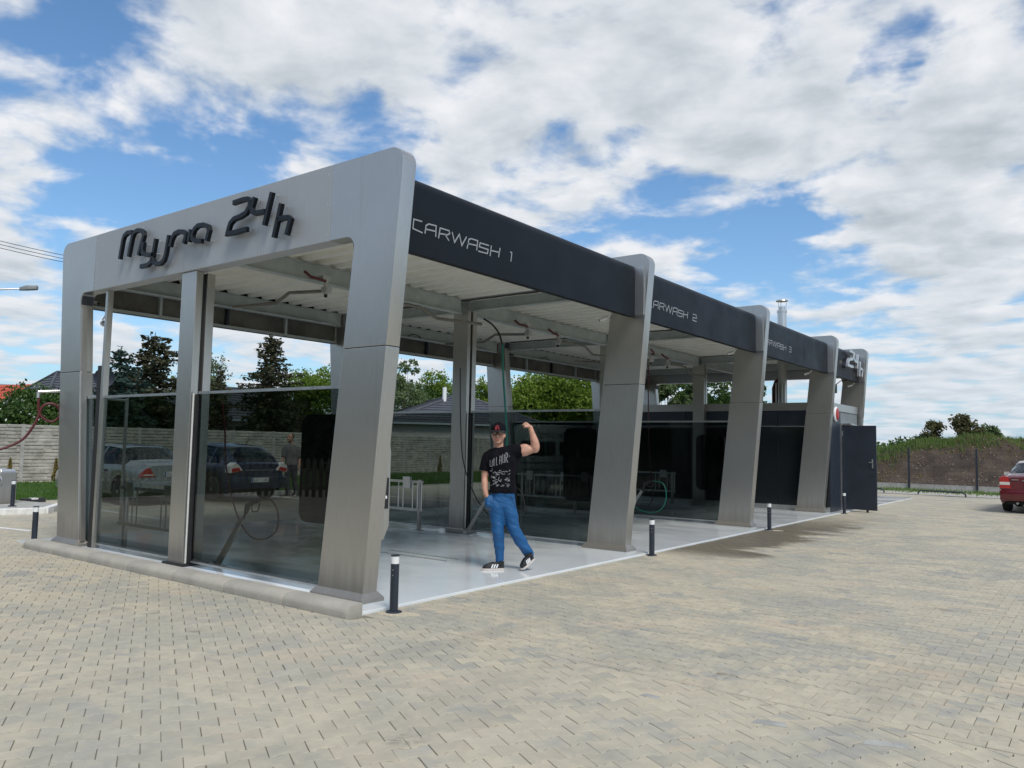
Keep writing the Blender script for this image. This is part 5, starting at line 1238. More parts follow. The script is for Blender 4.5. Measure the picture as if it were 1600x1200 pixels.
# ================================================================== VEHICLES
def lerpk(keys, x):
    for i in range(len(keys)-1):
        if x <= keys[i+1][0]:
            a, b_ = keys[i], keys[i+1]; t_ = (x-a[0])/max(1e-9, b_[0]-a[0]); t_ = max(0, min(1, t_)); return a[1]+(b_[1]-a[1])*t_
    return keys[-1][1]
def smoothk(keys, x, r=.06): return sum(lerpk(keys, x+r*k) for k in (-2, -1, 0, 1, 2))/5
def car(name, label, cat, loc, rz, paint, L, Wd, roof, belt, top, bot, wheels, wr, side_win, rear_win, front_win, roofw=.72, glassm='carglass', pillars=(), plate='', lamps='block', handles=()):
    """x forward from the rear bumper, y to the left. top/belt/bot: height keys along x"""
    c = thing(name, label, cat, loc, rz)
    xs = sorted(set([0, .03, .08, .15]+[k*.07+.2 for k in range(int((L-.4)/.07)+1)]+[L-.15, L-.08, L-.03, L])); nx = len(xs); V = []; J = 12
    def sec(x):
        e = min(1, (x+.02)/.30, (L-x+.02)/.42); w = Wd/2*(1-.16*(1-e)**2-.04*(1-e)); bl = smoothk(belt, x); tp = max(bl+.012, smoothk(top, x, .035)); zb = smoothk(bot, x, .03)
        for wx in wheels:
            d = abs(x-wx); R_ = wr+.055
            if d < R_: zb = max(zb, wr+math.sqrt(max(0, R_*R_-d*d))*.98)
        zb = min(zb, bl-.10)
        gh = tp-bl; k = min(1, max(0, gh/.30)); rw = Wd/2*(roofw*k+.86*(1-k))*(w/(Wd/2)); sh = bl-.10*(1-0)
        pts = [(w*.90, zb), (w*.975, zb+.05), (w*1.0, zb+(bl-zb)*.45), (w*1.0, zb+(bl-zb)*.62), (w*.985, bl-.07), (w*.955, bl-.015), (w*.925, bl+.006)]
        ed = tp-.055*k-.004*(1-k)
        g0 = (w*.905, bl+.012)
        pts += [(g0[0]+(rw-g0[0])*.5+.012*k, bl+(ed-bl)*.52), (rw, ed), (rw*.93, tp-.02*k), (rw*.55, tp+.004), (0, tp+.012)]
        return pts
    S = [sec(x) for x in xs]
    groups = {'body': [], 'side_window': [], 'rear_window': [], 'windscreen': []}
    def inr(x0, x1, r): return x0 >= r[0]-1e-6 and x1 <= r[1]+1e-6
    for sgn in (1, -1):
        for i in range(nx-1):
            for j in range(J-1):
                q = [(xs[i], S[i][j][0]*sgn, S[i][j][1]), (xs[i+1], S[i+1][j][0]*sgn, S[i+1][j][1]), (xs[i+1], S[i+1][j+1][0]*sgn, S[i+1][j+1][1]), (xs[i], S[i][j+1][0]*sgn, S[i][j+1][1])]
                if sgn > 0: q = q[::-1]
                g = 'body'; xm = (xs[i]+xs[i+1])/2
                if j in (6, 7) and side_win[0] < xm < side_win[1] and not any(a < xm < b_ for a, b_ in pillars):
                    # leave window out where the glasshouse is still low
                    if smoothk(top, xm, .035)-smoothk(belt, xm) > .16: g = 'side_window'
                if j >= 9 and rear_win and rear_win[0] < xm < rear_win[1]: g = 'rear_window'
                if j >= 9 and front_win[0] < xm < front_win[1]: g = 'windscreen'
                if j == 8 and ((rear_win and rear_win[0]+.04 < xm < rear_win[1]-.04) or (front_win[0] < xm < front_win[1])): g = 'rear_window' if rear_win and xm < L/2 else 'windscreen'
                groups[g].append(q)
    def qm(qs, nm, m, sm=35):
        s_ = MB(); idx = {}; fs = []
        for q in qs:
            f = []
            for p in q:
                k = tuple(round(a, 4) for a in p)
                if k not in idx: idx[k] = len(s_.v); s_.v.append(k)
                if idx[k] not in f: f.append(idx[k])
            if len(f) > 2: fs.append(tuple(f))
        s_.f = fs; return s_.build(nm, m, c, world=False, smooth=sm)
    # end caps
    for i, fl in ((0, 1), (nx-1, 0)):
        for j in range(J-1):
            q = [(xs[i], -S[i][j][0], S[i][j][1]), (xs[i], S[i][j][0], S[i][j][1]), (xs[i], S[i][j+1][0], S[i][j+1][1]), (xs[i], -S[i][j+1][0], S[i][j+1][1])]
            groups['body'].append(q if not fl else q[::-1])
    qm(groups['body'], 'body', paint)
    for g in ('side_window', 'rear_window', 'windscreen'):
        if groups[g]: qm(groups[g], g, MT[glassm])
    inn = MB(); inn.box((.35, -Wd*.42, .22), (L-.5, Wd*.42, min(.62, lerpk(belt, L/2)-.12))); inn.build('underbody', MT['black'], c, world=False)
    se = MB()
    for xx in (L*.36, L*.55):
        for yy in (-.36, .36): se.box((xx, yy-.22, .5), (xx+.14, yy+.22, lerpk(belt, xx)+.22)); 
    se.build('seats', MT['black'], c, world=False, bevel=.04)
    for wx in wheels:
        for sgn in (1, -1):
            yo = sgn*(Wd/2-.115)
            t_ = MB(); t_.lathe([(wr*.62, -.105), (wr*.93, -.105), (wr, -.07), (wr, .07), (wr*.93, .105), (wr*.62, .105)], (wx, yo, wr), 28, 'y'); tyre = t_.build('wheel', MT['tyre'], c, world=False, smooth=30)
            r_ = MB(); ys = yo+sgn*.085
            r_.lathe([(wr*.64, 0), (wr*.64, .012), (wr*.57, .014)], (wx, ys+(-.0 if sgn > 0 else .0), wr), 24, 'y')
            for k in range(5):
                a = k*2*PI/5+.3; r_.beam((wx, ys+sgn*.010, wr), (wx+math.cos(a)*wr*.6, ys+sgn*.004, wr+math.sin(a)*wr*.6), .065, .022, (0, 1, 0))
            r_.cyl((wx, ys-.0, wr), wr*.14, .03, 12, 'y'); o_ = r_.build('rim', MT['rim'], tyre, world=False)
    # arches: dark wells
    for wx in wheels:
        s_ = MB()
        for sgn in (1, -1):
            n = 12; R_ = wr+.058
            for k in range(n):
                a0, a1 = PI*k/n, PI*(k+1)/n; y0_, y1_ = sgn*(Wd/2-.03), sgn*(Wd/2-.35)
                s_.add([(wx+R_*math.cos(a0), y0_, wr+R_*math.sin(a0)), (wx+R_*math.cos(a1), y0_, wr+R_*math.sin(a1)), (wx+R_*math.cos(a1), y1_, wr+R_*math.sin(a1)), (wx+R_*math.cos(a0), y1_, wr+R_*math.sin(a0))], [(0,1,2,3)])
        s_.build('wheel_well', MT['black'], c, world=False)
    # seams of doors and handles
    for hx in handles:
        for sgn in (1, -1):
            zb_ = lerpk(belt, hx)-.13; MB().beam((hx-.09, sgn*(Wd/2+.012), zb_), (hx+.09, sgn*(Wd/2+.012), zb_), .03, .03).build('door_handle', MT['black'] if paint is not MT['red_car'] else paint, c, world=False, bevel=.006)
    def mirror_():
        mx = front_win[0]-.12+.25
        for sgn in (1, -1):
            bz = lerpk(belt, mx)+.09; m_ = MB(); m_.box((mx-.09, sgn*(Wd/2+.12)-.10, bz-.06), (mx+.06, sgn*(Wd/2+.12)+.10, bz+.07)); m_.build('mirror', paint, c, world=False, bevel=.03)
            MB().box((mx-.094, sgn*(Wd/2+.12)-.08, bz-.045), (mx-.089, sgn*(Wd/2+.12)+.08, bz+.055)).build('mirror_glass', MT['lamp_white'], c, world=False)
            MB().beam((mx, sgn*(Wd/2-.08), bz-.04), (mx, sgn*(Wd/2+.05), bz-.02), .06, .04).build('mirror_arm', MT['black'], c, world=False)
    mirror_()
    return c
def text_mesh(name, s, size, m, parent, loc, rot, ext=.002, world=False, label=None):
    cu = D.curves.new(name, 'FONT'); cu.body = s; cu.size = size; cu.extrude = ext; cu.align_x = 'CENTER'; cu.align_y = 'CENTER'; cu.resolution_u = 2
    tmp = D.objects.new('tmp', cu); COL.objects.link(tmp); dg = bpy.context.evaluated_depsgraph_get(); me = D.meshes.new_from_object(tmp.evaluated_get(dg)); D.objects.remove(tmp); D.curves.remove(cu)
    me.materials.clear(); me.materials.append(m); return child(name, me, parent, loc, rot, None, label)
def number_plate(c, x, z, txt, w=.52, h=.114):
    p = MB().box((x-.012, -w/2, z-h/2), (x, w/2, z+h/2)).build('number_plate', MT['white'], c, world=False, bevel=.004)
    MB().box((x-.014, w/2-.05, z-h/2+.003), (x-.0125, w/2-.004, z+h/2-.003)).build('blue_band', MT['trousers'], p, world=False)
    text_mesh('plate_text', txt, .105, MT['black'], p, (x-.0145, -.02, z-.003), (PI/2, 0, -PI/2), .001)
    return p
def carpaint(name, col, metal=.3, rough=.28):
    m = mat(name, col, rough, metal, .04, 3, coat=.9); return m
MT['red_car'] = carpaint('dark_red_paint', (.13, .010, .018)); MT['silver'] = carpaint('silver_paint', (.50, .52, .52), .7, .32); MT['blue_car'] = carpaint('dark_blue_paint', (.022, .036, .075), .4); MT['van_white'] = carpaint('white_paint_van', (.62, .64, .64), 0, .35)
# --- silver sedan
belt = [(0, .86), (.5, .93), (1.2, .94), (3.0, .91), (3.6, .86), (4.5, .66)]; top = [(0, .93), (.12, 1.0), (.62, 1.03), (1.35, 1.37), (1.9, 1.42), (2.4, 1.42), (2.9, 1.33), (3.55, .93), (4.2, .82), (4.45, .70), (4.5, .62)]
sc = car('silver_sedan', 'silver sedan parked facing the wall, seen through the left front glass', 'car', (-12.35, 4.88, 0), PI, MT['silver'], 4.5, 1.76, 1.42, belt, top, [(0, .36), (.25, .24), (4.2, .22), (4.5, .30)], (.93, 3.65), .315, (.78, 3.4), (.66, 1.30), (2.95, 3.52), .66, pillars=((2.0, 2.09), (.95, 1.0)), handles=(1.55, 2.55))
for sgn in (1, -1):
    l_ = MB(); f = lambda y, z: (0, 0, 0)
    pl_ = [(.46, .68), (.84, .68), (.80, .76), (.69, .885), (.62, .895)]
    l_.prism([(sgn*a, b_) for a, b_ in pl_], 'x', -.030, .10); o_ = l_.build('tail_lamp', MT['lamp_red'], sc, world=False, bevel=.012)
    l_ = MB(); l_.prism([(sgn*a, b_) for a, b_ in ((.50, .715), (.80, .715), (.76, .745), (.54, .745))], 'x', -.034, -.029); l_.build('reversing_light', MT['lamp_white'], o_, world=False)
number_plate(sc, -.012, .745, 'ZGS LC87')
b_ = MB(); b_.prism([(-.05, .38), (-.07, .56), (.10, .60), (.3, .58), (.3, .36)], 'y', -.80, .80); b_.build('bumper', MT['silver'], sc, world=False, bevel=.03, smooth=40)
MB().box((-.015, -.28, .82), (.0, .28, .84)).build('trunk_trim', MT['alu'], sc, world=False)
MB().lathe([(.04, 0), (.04, .006), (.01, .012)], (-.012, 0, .905), 12, 'x').build('badge', MT['alu'], sc, world=False)
# --- dark blue hatchback
belt = [(0, .90), (.5, .97), (1.2, .97), (2.8, .93), (3.4, .88), (4.25, .68)]; top = [(0, .95), (.10, 1.02), (.28, 1.25), (.62, 1.42), (1.4, 1.48), (2.2, 1.48), (2.7, 1.38), (3.35, .95), (4.0, .83), (4.2, .72), (4.25, .62)]
hb_ = car('blue_hatchback', 'dark blue hatchback parked facing the wall, seen through the right front glass', 'car', (-12.15, 7.10, 0), PI, MT['blue_car'], 4.25, 1.75, 1.48, belt, top, [(0, .34), (.25, .24), (4.0, .22), (4.25, .30)], (.78, 3.38), .32, (.55, 3.25), (.10, .56), (2.72, 3.32), .68, pillars=((1.9, 1.98), (1.0, 1.06)), handles=(1.4, 2.4))
for sgn in (1, -1):
    l_ = MB(); l_.prism([(sgn*a, b_) for a, b_ in ((.50, .80), (.86, .74), (.85, .92), (.72, 1.02), (.60, .93))], 'x', -.03, .22); o_ = l_.build('tail_lamp', MT['lamp_white'], hb_, world=False, bevel=.02)
    l_ = MB(); l_.prism([(sgn*a, b_) for a, b_ in ((.56, .80), (.83, .765), (.82, .86), (.62, .89))], 'x', -.035, -.029); l_.build('red_lens', MT['lamp_red'], o_, world=False)
number_plate(hb_, -.05, .56, 'ZGY VS80'); MB().box((-.02, -.42, .80), (.0, .42, .825)).build('chrome_bar', MT['alu'], hb_, world=False)
b_ = MB(); b_.prism([(-.045, .34), (-.06, .62), (.05, .68), (.3, .66), (.3, .34)], 'y', -.82, .82); b_.build('bumper', MT['blue_car'], hb_, world=False, bevel=.03, smooth=40)
MB().tube([(.62, 0, 1.45), (.45, 0, 1.68)], [.008, .004], 6).build('antenna', MT['black'], hb_, world=False)
# --- red saloon on the right
belt = [(0, .90), (.5, .97), (1.3, .97), (3.0, .92), (3.6, .87), (4.55, .68)]; top = [(0, .96), (.10, 1.03), (.55, 1.06), (1.25, 1.37), (1.8, 1.43), (2.4, 1.43), (2.95, 1.33), (3.6, .95), (4.3, .82), (4.5, .72), (4.55, .62)]
rc = car('red_saloon', 'dark red saloon seen from behind, cut by the right frame edge', 'car', (3.86, 20.2, 0), PI/2-.02, MT['red_car'], 4.55, 1.80, 1.43, belt, top, [(0, .34), (.25, .23), (4.2, .22), (4.55, .30)], (.92, 3.65), .32, (.75, 3.45), (.58, 1.22), (3.0, 3.56), .66, pillars=((2.05, 2.14), (.95, 1.0)), handles=(1.55, 2.6))
for sgn in (1, -1):
    l_ = MB(); l_.prism([(sgn*a, b_) for a, b_ in ((.60, .66), (.865, .66), (.87, .93), (.80, 1.0), (.66, .99))], 'x', -.030, .16); o_ = l_.build('tail_lamp', MT['lamp_red'], rc, world=False, bevel=.015)
    l_ = MB(); l_.prism([(sgn*a, b_) for a, b_ in ((.62, .76), (.86, .76), (.86, .84), (.62, .84))], 'x', -.036, -.029); l_.build('reversing_light', MT['lamp_white'], o_, world=False)
number_plate(rc, -.02, .79, 'ZS 8841K'); MB().box((-.016, -.57, .90), (-.004, -.47, .915)).build('badge', MT['alu'], rc, world=False)
MB().box((-.016, -.34, .875), (-.004, .34, .895)).build('trunk_trim', MT['alu'], rc, world=False); MB().box((-.017, .42, .895), (-.005, .58, .915)).build('badge', MT['alu'], rc, world=False)
b_ = MB(); b_.prism([(-.05, .33), (-.09, .46), (-.09, .60), (.05, .64), (.3, .62), (.3, .32)], 'y', -.86, .86); b_.build('bumper', MT['red_car'], rc, world=False, bevel=.03, smooth=40)
MB().tube([(-.06, .45, .27), (.3, .45, .27)], .03, 8).build('exhaust', MT['alu'], rc, world=False)
# --- white van behind the wash bays
p = at(830, 690, 25); q = at(945, 690, 26.2); van = thing('white_van', 'white van with dark windows and lettering, seen through the glass behind the man', 'van', (p.x, p.y, 0), math.atan2(q.y-p.y, q.x-p.x))
Lv = 5.0
prof = [(-.6, .35), (-.62, 1.0), (-.55, 1.9), (-.40, 2.25), (2.9, 2.28), (3.35, 2.0), (3.8, 1.35), (4.3, 1.15), (4.4, .7), (4.38, .35)]
MB().prism([(a, b_) for a, b_ in prof], 'y', 0.0, 1.85).build('body', MT['van_white'], van, world=False, bevel=.07, smooth=35)
for (a, b_) in ((-.35, .85), (1.0, 2.15)): MB().prism([(a, 1.27), (b_, 1.27), (b_, 1.72), (a, 1.72)], 'y', -.012, .02).build('window', MT['darkglass'], van, world=False, bevel=.005)
MB().prism([(2.3, 1.27), (3.55, 1.27), (3.15, 1.72), (2.3, 1.72)], 'y', -.012, .02).build('window', MT['darkglass'], van, world=False)
text_mesh('van_lettering', 'CZYSTYKO', .235, MT['black'], van, (.72, -.004, 1.90), (PI/2, 0, 0), .002)
for zz in (1.02, .80): MB().box((-.3, -.006, zz), (1.6, .0, zz+.05)).build('body_stripe', MT['grey'], van, world=False)
MB().prism([(-.5, 2.30), (2.6, 2.30), (2.6, 2.34), (-.5, 2.34)], 'y', .1, 1.7).build('roof_rack', MT['black'], van, world=False)
for wx in (.35, 3.5):
    for yy in (.10, 1.75):
        w_ = MB().lathe([(.2, -.1), (.34, -.1), (.34, .1), (.2, .1)], (wx, yy, .34), 24, 'y').build('wheel', MT['tyre'], van, world=False, smooth=30)
        MB().lathe([(.2, 0), (.2, .02), (.05, .03)], (wx, yy-(.105 if yy < 1 else -.09), .34), 16, 'y').build('rim', MT['rim'], w_, world=False)

# ================================================================== PEOPLE
def remesh(o, vox, smooth_it=6, fac=.5):
    m = o.modifiers.new('r', 'REMESH'); m.mode = 'VOXEL'; m.voxel_size = vox; m.use_smooth_shade = True
    s_ = o.modifiers.new('s', 'SMOOTH'); s_.iterations = smooth_it; s_.factor = fac
    dg = bpy.context.evaluated_depsgraph_get(); me = D.meshes.new_from_object(o.evaluated_get(dg)); o.modifiers.clear(); old = o.data; mats = [x for x in old.materials]
    o.data = me; me.materials.clear(); [me.materials.append(x) for x in mats]; me.polygons.foreach_set('use_smooth', [True]*len(me.polygons)); me.update(); return o
def ell(s_, c, r, n=14, rotm=None):
    c = Vector(c); vs = []; fs = []; k = n//2
    for i in range(k+1):
        ph = PI*i/k
        for j in range(n):
            th = 2*PI*j/n; v = Vector((r[0]*math.sin(ph)*math.cos(th), r[1]*math.sin(ph)*math.sin(th), r[2]*math.cos(ph)))
            if rotm: v = rotm @ v
            vs.append(c+v)
    for i in range(k):
        for j in range(n): fs.append((i*n+j, (i+1)*n+j, (i+1)*n+(j+1) % n, i*n+(j+1) % n))
    s_.add(vs, fs)
def limb(s_, pts, rs, n=14, sq=None):
    """tapered limb with round ends; pts are resampled by a smooth curve"""
    P = [Vector(p) for p in pts]; s_.tube(P, rs, n, squash=sq)
    for p, r in ((P[0], rs[0]), (P[-1], rs[-1])): ell(s_, p, (r*.98,)*3, 10)
def person_base(o, F): 
    """F: joints in (a right, d toward viewer, z)"""
Rr = Vector((RT.x, RT.y, 0)).normalized()
class Fig:
    def __init__(s, base, name_label, cat='person', toward=None):
        s.t = thing('person', name_label, cat, base); s.b = Vector(base)
        s.F = (Vector((CAM.x, CAM.y, 0))-Vector((base[0], base[1], 0))).normalized() if toward is None else toward
        s.R = Vector((-s.F.y, s.F.x, 0))      # viewer's right
    def p(s, a, z, d=0.0): return s.R*a+s.F*d+Vector((0, 0, z))
def build_head(f, s_, hc, fy=0.0, sc=1.0, chin=None):
    """skull, jaw, nose, ears, neck stub around head centre hc=(a,z,d); fy: turn toward viewer's left (rad)"""
    a, z, d = hc; fx = lambda u, w, h: f.p(a+(u*math.cos(fy)-w*math.sin(fy))*sc, z+h*sc, d+(u*math.sin(fy)+w*math.cos(fy))*sc)
    M3 = Matrix((f.R, f.F, Vector((0, 0, 1)))).transposed()
    ell(s_, fx(0, -.012, .035), (.077*sc, .095*sc, .092*sc), 18, M3); ell(s_, fx(0, .016, -.042), (.071*sc, .074*sc, .078*sc), 16, M3); ell(s_, fx(0, .058, -.090), (.040*sc, .028*sc, .024*sc), 12, M3)
    s_.tube([fx(0, .082, .012), fx(0, .104, -.022)], [.008*sc, .015*sc], 8); ell(s_, fx(0, .100, -.026), (.016*sc, .012*sc, .010*sc), 10, M3)
    for q in (1, -1): ell(s_, fx(.080*q, -.008, -.012), (.009*sc, .018*sc, .030*sc), 10, M3); ell(s_, fx(.043*q, .055, -.035), (.027*sc, .025*sc, .028*sc), 10, M3)
    ell(s_, fx(0, .068, .040), (.055*sc, .020*sc, .018*sc), 12, M3)
    return fx
def fist(s_, c, e1, e2, e3, sc=1.0):
    """closed hand: c wrist, e1 along forearm, e2 toward thumb side, e3 palm normal"""
    c = Vector(c); palm = c+e1*.045*sc
    s_.tube([c, c+e1*.03*sc, c+e1*.075*sc], [.027*sc, .036*sc, .034*sc], 12, squash=(1, .72))
    for k in range(4):
        o_ = e2*(.030-.020*k)*sc; ln = (1, 1.08, 1.02, .88)[k]; r = (.0105, .0108, .010, .009)[k]*sc
        b0 = c+e1*.080*sc+o_-e3*.008*sc
        s_.tube([c+e1*.04*sc+o_, b0, b0+e1*.012*sc+e3*.030*ln*sc, b0-e1*.022*sc+e3*.040*ln*sc, b0-e1*.030*sc+e3*.018*sc], [r, r*1.05, r, r*.95, r*.85], 8)
    tb = c+e1*.030*sc+e2*.034*sc
    s_.tube([c+e1*.015*sc+e2*.018*sc, tb+e3*.012*sc, tb+e1*.030*sc+e3*.036*sc, tb+e1*.035*sc-e2*.025*sc+e3*.046*sc], [.014*sc, .014*sc, .012*sc, .010*sc], 8)
def hand_rel(s_, c, e1, e2, e3, sc=1.0):
    c = Vector(c); s_.tube([c, c+e1*.035*sc, c+e1*.085*sc], [.024*sc, .036*sc, .034*sc], 12, squash=(1, .55))
    for k in range(4):
        o_ = e2*(.030-.020*k)*sc; L_ = (.070, .078, .072, .056)[k]*sc; r = (.0095, .0098, .0092, .0082)[k]*sc; b0 = c+e1*.083*sc+o_
        s_.tube([b0-e1*.02*sc, b0, b0+e1*L_*.5+e3*.008*sc, b0+e1*L_*.95+e3*.026*sc], [r, r, r*.95, r*.75], 8)
    s_.tube([c+e1*.02*sc+e2*.02*sc, c+e1*.045*sc+e2*.044*sc+e3*.01*sc, c+e1*.085*sc+e2*.052*sc+e3*.02*sc], [.013*sc, .012*sc, .009*sc], 8)
def shoe(f, heel, toe, lift_heel=0.0, name='shoe', stripes=True):
    """heel/toe ground points (vectors relative to figure base); lift_heel raises the heel"""
    h = Vector(heel); t_ = Vector(toe); d = (t_-h); L_ = d.length; e1 = d.normalized(); up_ = Vector((0, 0, 1)); e2 = e1.cross(up_).normalized(); e3 = e2.cross(e1).normalized()
    if e3.z < 0: e3 = -e3
    P = lambda x, y, z: h+e1*x*L_+e2*y+e3*z
    outl = [(-.02, 0), (0, .028), (.25, .036), (.5, .040), (.75, .048), (.92, .038), (1.02, .012), (1.02, -.010), (.92, -.036), (.72, -.046), (.5, -.036), (.25, -.034), (0, -.028)]
    s_ = MB(); n = len(outl); s_.add([P(x, y*1.06, 0) for x, y in outl]+[P(x, y*1.06, .028) for x, y in outl], [tuple(range(n))[::-1], tuple(range(n, 2*n))]+[(i, (i+1) % n, n+(i+1) % n, n+i) for i in range(n)])
    u = MB(); lv = [(.026, 1.0, 0), (.055, .97, 0), (.075, .85, -.05), (.098, .66, -.10)]
    vs = []
    for z, k, sh in lv:
        for x, y in outl:
            zz = z*(1 if x < .55 else max(.45, 1-(x-.55)*1.25)); vs.append(P(min(x, 1.0-.9*(z-.026)) if x > .5 else x, y*k, zz+.004))
    fs = []
    for r_ in range(3):
        for i in range(n): fs.append((r_*n+i, r_*n+(i+1) % n, (r_+1)*n+(i+1) % n, (r_+1)*n+i))
    fs.append(tuple(range(3*n, 4*n))); u.add(vs, fs)
    o = u.build(name, MT['shoe'], f.t, world=False, smooth=50); s_.build('sole', MT['sole'], o, world=False, bevel=.004)
    cl_ = MB(); cl_.tube([P(.17, 0, .07), P(.12, 0, .12)], [.043, .046], 14); cl_.build('collar', MT['shoe'], o, world=False, smooth=50)
    if stripes:
        side = 1 if e2.dot(f.F) > 0 else -1; st = MB()
        for k in range(3):
            x = .30+.11*k; a0, a1 = P(x+.06, side*.0385, .032), P(x-.01, side*.034, .078); w = e1*.0085; o_ = e2*side*.004
            st.add([a0-w+o_, a0+w+o_, a1+w+o_, a1-w+o_, a0-w-o_, a0+w-o_, a1+w-o_, a1-w-o_], [(0,1,2,3), (7,6,5,4), (0,4,5,1), (1,5,6,2), (2,6,7,3), (3,7,4,0)])
        st.build('stripes', MT['white'], o, world=False)
        lc = MB()
        for k in range(4): lc.beam(P(.30+.09*k, -.022, .092-.008*k), P(.30+.09*k, .022, .092-.008*k), .008, .006)
        lc.build('laces', MT['tyre'], o, world=False)
    return o
def spine(pts, k=5):
    P = [Vector(p) for p in pts]; o = []
    for i in range(len(P)-1):
        a, b_, c_, d_ = P[max(i-1, 0)], P[i], P[i+1], P[min(i+2, len(P)-1)]
        for j in range(k):
            u = j/k; o.append(.5*((2*b_)+(c_-a)*u+(2*a-5*b_+4*c_-d_)*u*u+(3*b_-a-3*c_+d_)*u**3))
    o.append(P[-1]); return o
def torso(s_, f, rings, n=26):
    """rings: (a centre, z, d, half width, half depth, squareness)"""
    vs = []; fs = []
    for a, z, d, w, dp, tilt in rings:
        for j in range(n):
            th = 2*PI*j/n; c_, q = math.cos(th), math.sin(th); e = .82
            x = w*math.copysign(abs(c_)**e, c_); y = dp*math.copysign(abs(q)**e, q); vs.append(f.p(a+x, z+tilt*x, d+y))
    for i in range(len(rings)-1):
        for j in range(n): fs.append((i*n+j, i*n+(j+1) % n, (i+1)*n+(j+1) % n, (i+1)*n+j))
    fs.append(tuple(range(n))[::-1]); fs.append(tuple((len(rings)-1)*n+j for j in range(n))); s_.add(vs, fs)

MT['emblem'] = mat('dark_red_stitching', (.22, .015, .022), .8)
# ---------------- the man flexing his arm
f = Fig((-.652, 2.581, .028), 'man in black T-shirt, blue trousers and cap flexing one raised arm')
f.t.name = 'person'
P = f.p
hc = (-.098, 1.728, .03)
sk = MB()
hx = build_head(f, sk, hc, fy=.10, sc=1.06)
sk.tube([P(-.092, 1.50, -.01), P(-.094, 1.60, -.005), P(-.096, 1.68, 0)], [.072, .064, .062], 14)
torso(sk, f, [(-.03, .90, 0, .15, .10, 0), (-.04, 1.05, 0, .14, .10, 0), (-.05, 1.25, 0, .165, .105, 0), (-.055, 1.42, 0, .185, .11, .10), (-.07, 1.50, -.005, .13, .08, .15)])
# raised arm (viewer's right)
sh2 = (.115, 1.515, 0); el2 = (.395, 1.555, .03); wr2 = (.312, 1.83, .07)
ua = spine([P(*sh2[:2], sh2[2]), P(.21, 1.525, .01), P(.30, 1.54, .02), P(*el2[:2], el2[2])], 3)
limb(sk, ua, [.066, .068, .070, .074, .075, .071, .062, .052, .047, .045][:len(ua)], 16)
ell(sk, P(.245, 1.565, .03), (.080, .055, .052), 14, Matrix((f.R, f.F, Vector((0, 0, 1)))).transposed())
fa_ = spine([P(.385, 1.55, .03), P(.375, 1.63, .045), P(.345, 1.73, .06), P(*wr2[:2], wr2[2])], 3)
limb(sk, fa_, [.052, .058, .058, .056, .052, .046, .040, .035, .032, .031][:len(fa_)], 16)
e1 = (P(.225, 1.885, .09)-P(*wr2[:2], wr2[2])).normalized(); e3 = (P(-.6, -.75, .2)-P(0, 0, 0)).normalized(); e3 = (e3-e1*e3.dot(e1)).normalized(); e2 = e1.cross(e3)
if e2.dot(f.F) < 0: e2 = -e2
fist(sk, P(*wr2[:2], wr2[2]), e1, e2, e3, 1.14)
# hanging arm, hand in the pocket (viewer's left)
ub = spine([P(-.225, 1.46, -.01), P(-.25, 1.33, -.02), P(-.262, 1.20, -.02), P(-.262, 1.13, .0)], 3); limb(sk, ub, [.056, .055, .053, .051, .049, .047, .045, .042, .041, .041][:len(ub)], 14)
fb_ = spine([P(-.262, 1.14, .0), P(-.258, 1.05, .03), P(-.238, .955, .055), P(-.212, .915, .05)], 3); limb(sk, fb_, [.041, .044, .043, .040, .037, .034, .031, .029, .027, .026][:len(fb_)], 14)
e1 = (P(.10, -.97, 0)-P(0, 0, 0)).normalized(); hand_rel(sk, P(-.210, .905, .050), e1, f.F, f.R, .95)
# legs inside the trousers
for pts, rs_ in (([P(-.10, .88, 0), P(-.075, .50, .03), P(-.045, .12, .0)], [.08, .055, .035]), ([P(.03, .88, -.01), P(.11, .54, .0), P(.345, .17, -.05)], [.08, .055, .035])): limb(sk, pts, rs_, 12)
body = sk.build('body', MT['skin'], f.t, world=False); remesh(body, .0085, 3)
# face details
fm_ = MB()
for q in (1, -1):
    fm_.tube([hx(q*.018, .098, .038), hx(q*.046, .090, .040)], [.0045, .0035], 6)
fm_.build('eyebrow', MT['bark'], body, world=False)
for q in (1, -1):
    e_ = MB(); ell(e_, hx(q*.032, .086, .018), (.011, .011, .0075), 10); e_.build('eye', MT['white'], body, world=False)
    e_ = MB(); ell(e_, hx(q*.031, .0965, .018), (.005, .004, .005), 8); e_.build('pupil', MT['black'], body, world=False)
m_ = MB(); m_.tube([hx(-.027, .084, -.054), hx(-.012, .096, -.062), hx(.012, .096, -.062), hx(.027, .084, -.054)], [.004, .0075, .0075, .004], 8); m_.build('mouth', MT['skinpink'], body, world=False)
gl_ = MB()
for q in (1, -1):
    pts = [hx(q*(.034+.026*math.cos(k*PI/7)), .108-.10*abs(.034+.026*math.cos(k*PI/7))*.55, .016+.017*math.sin(k*PI/7)) for k in range(15)]; gl_.tube(pts, .0046, 6)
    gl_.tube([hx(q*.060, .080, .022), hx(q*.084, .0, .015)], .003, 6)
gl_.tube([hx(-.010, .108, .020), hx(.010, .108, .020)], .003, 6)
g_ = gl_.build('spectacles', MT['black'], f.t, world=False)
# hair (short, under the cap)
hr = MB(); ell(hr, hx(0, -.022, .030), (.083, .094, .072), 16, Matrix((f.R, f.F, Vector((0, 0, 1)))).transposed()); hr.build('hair', MT['bark'], f.t, world=False, smooth=60)
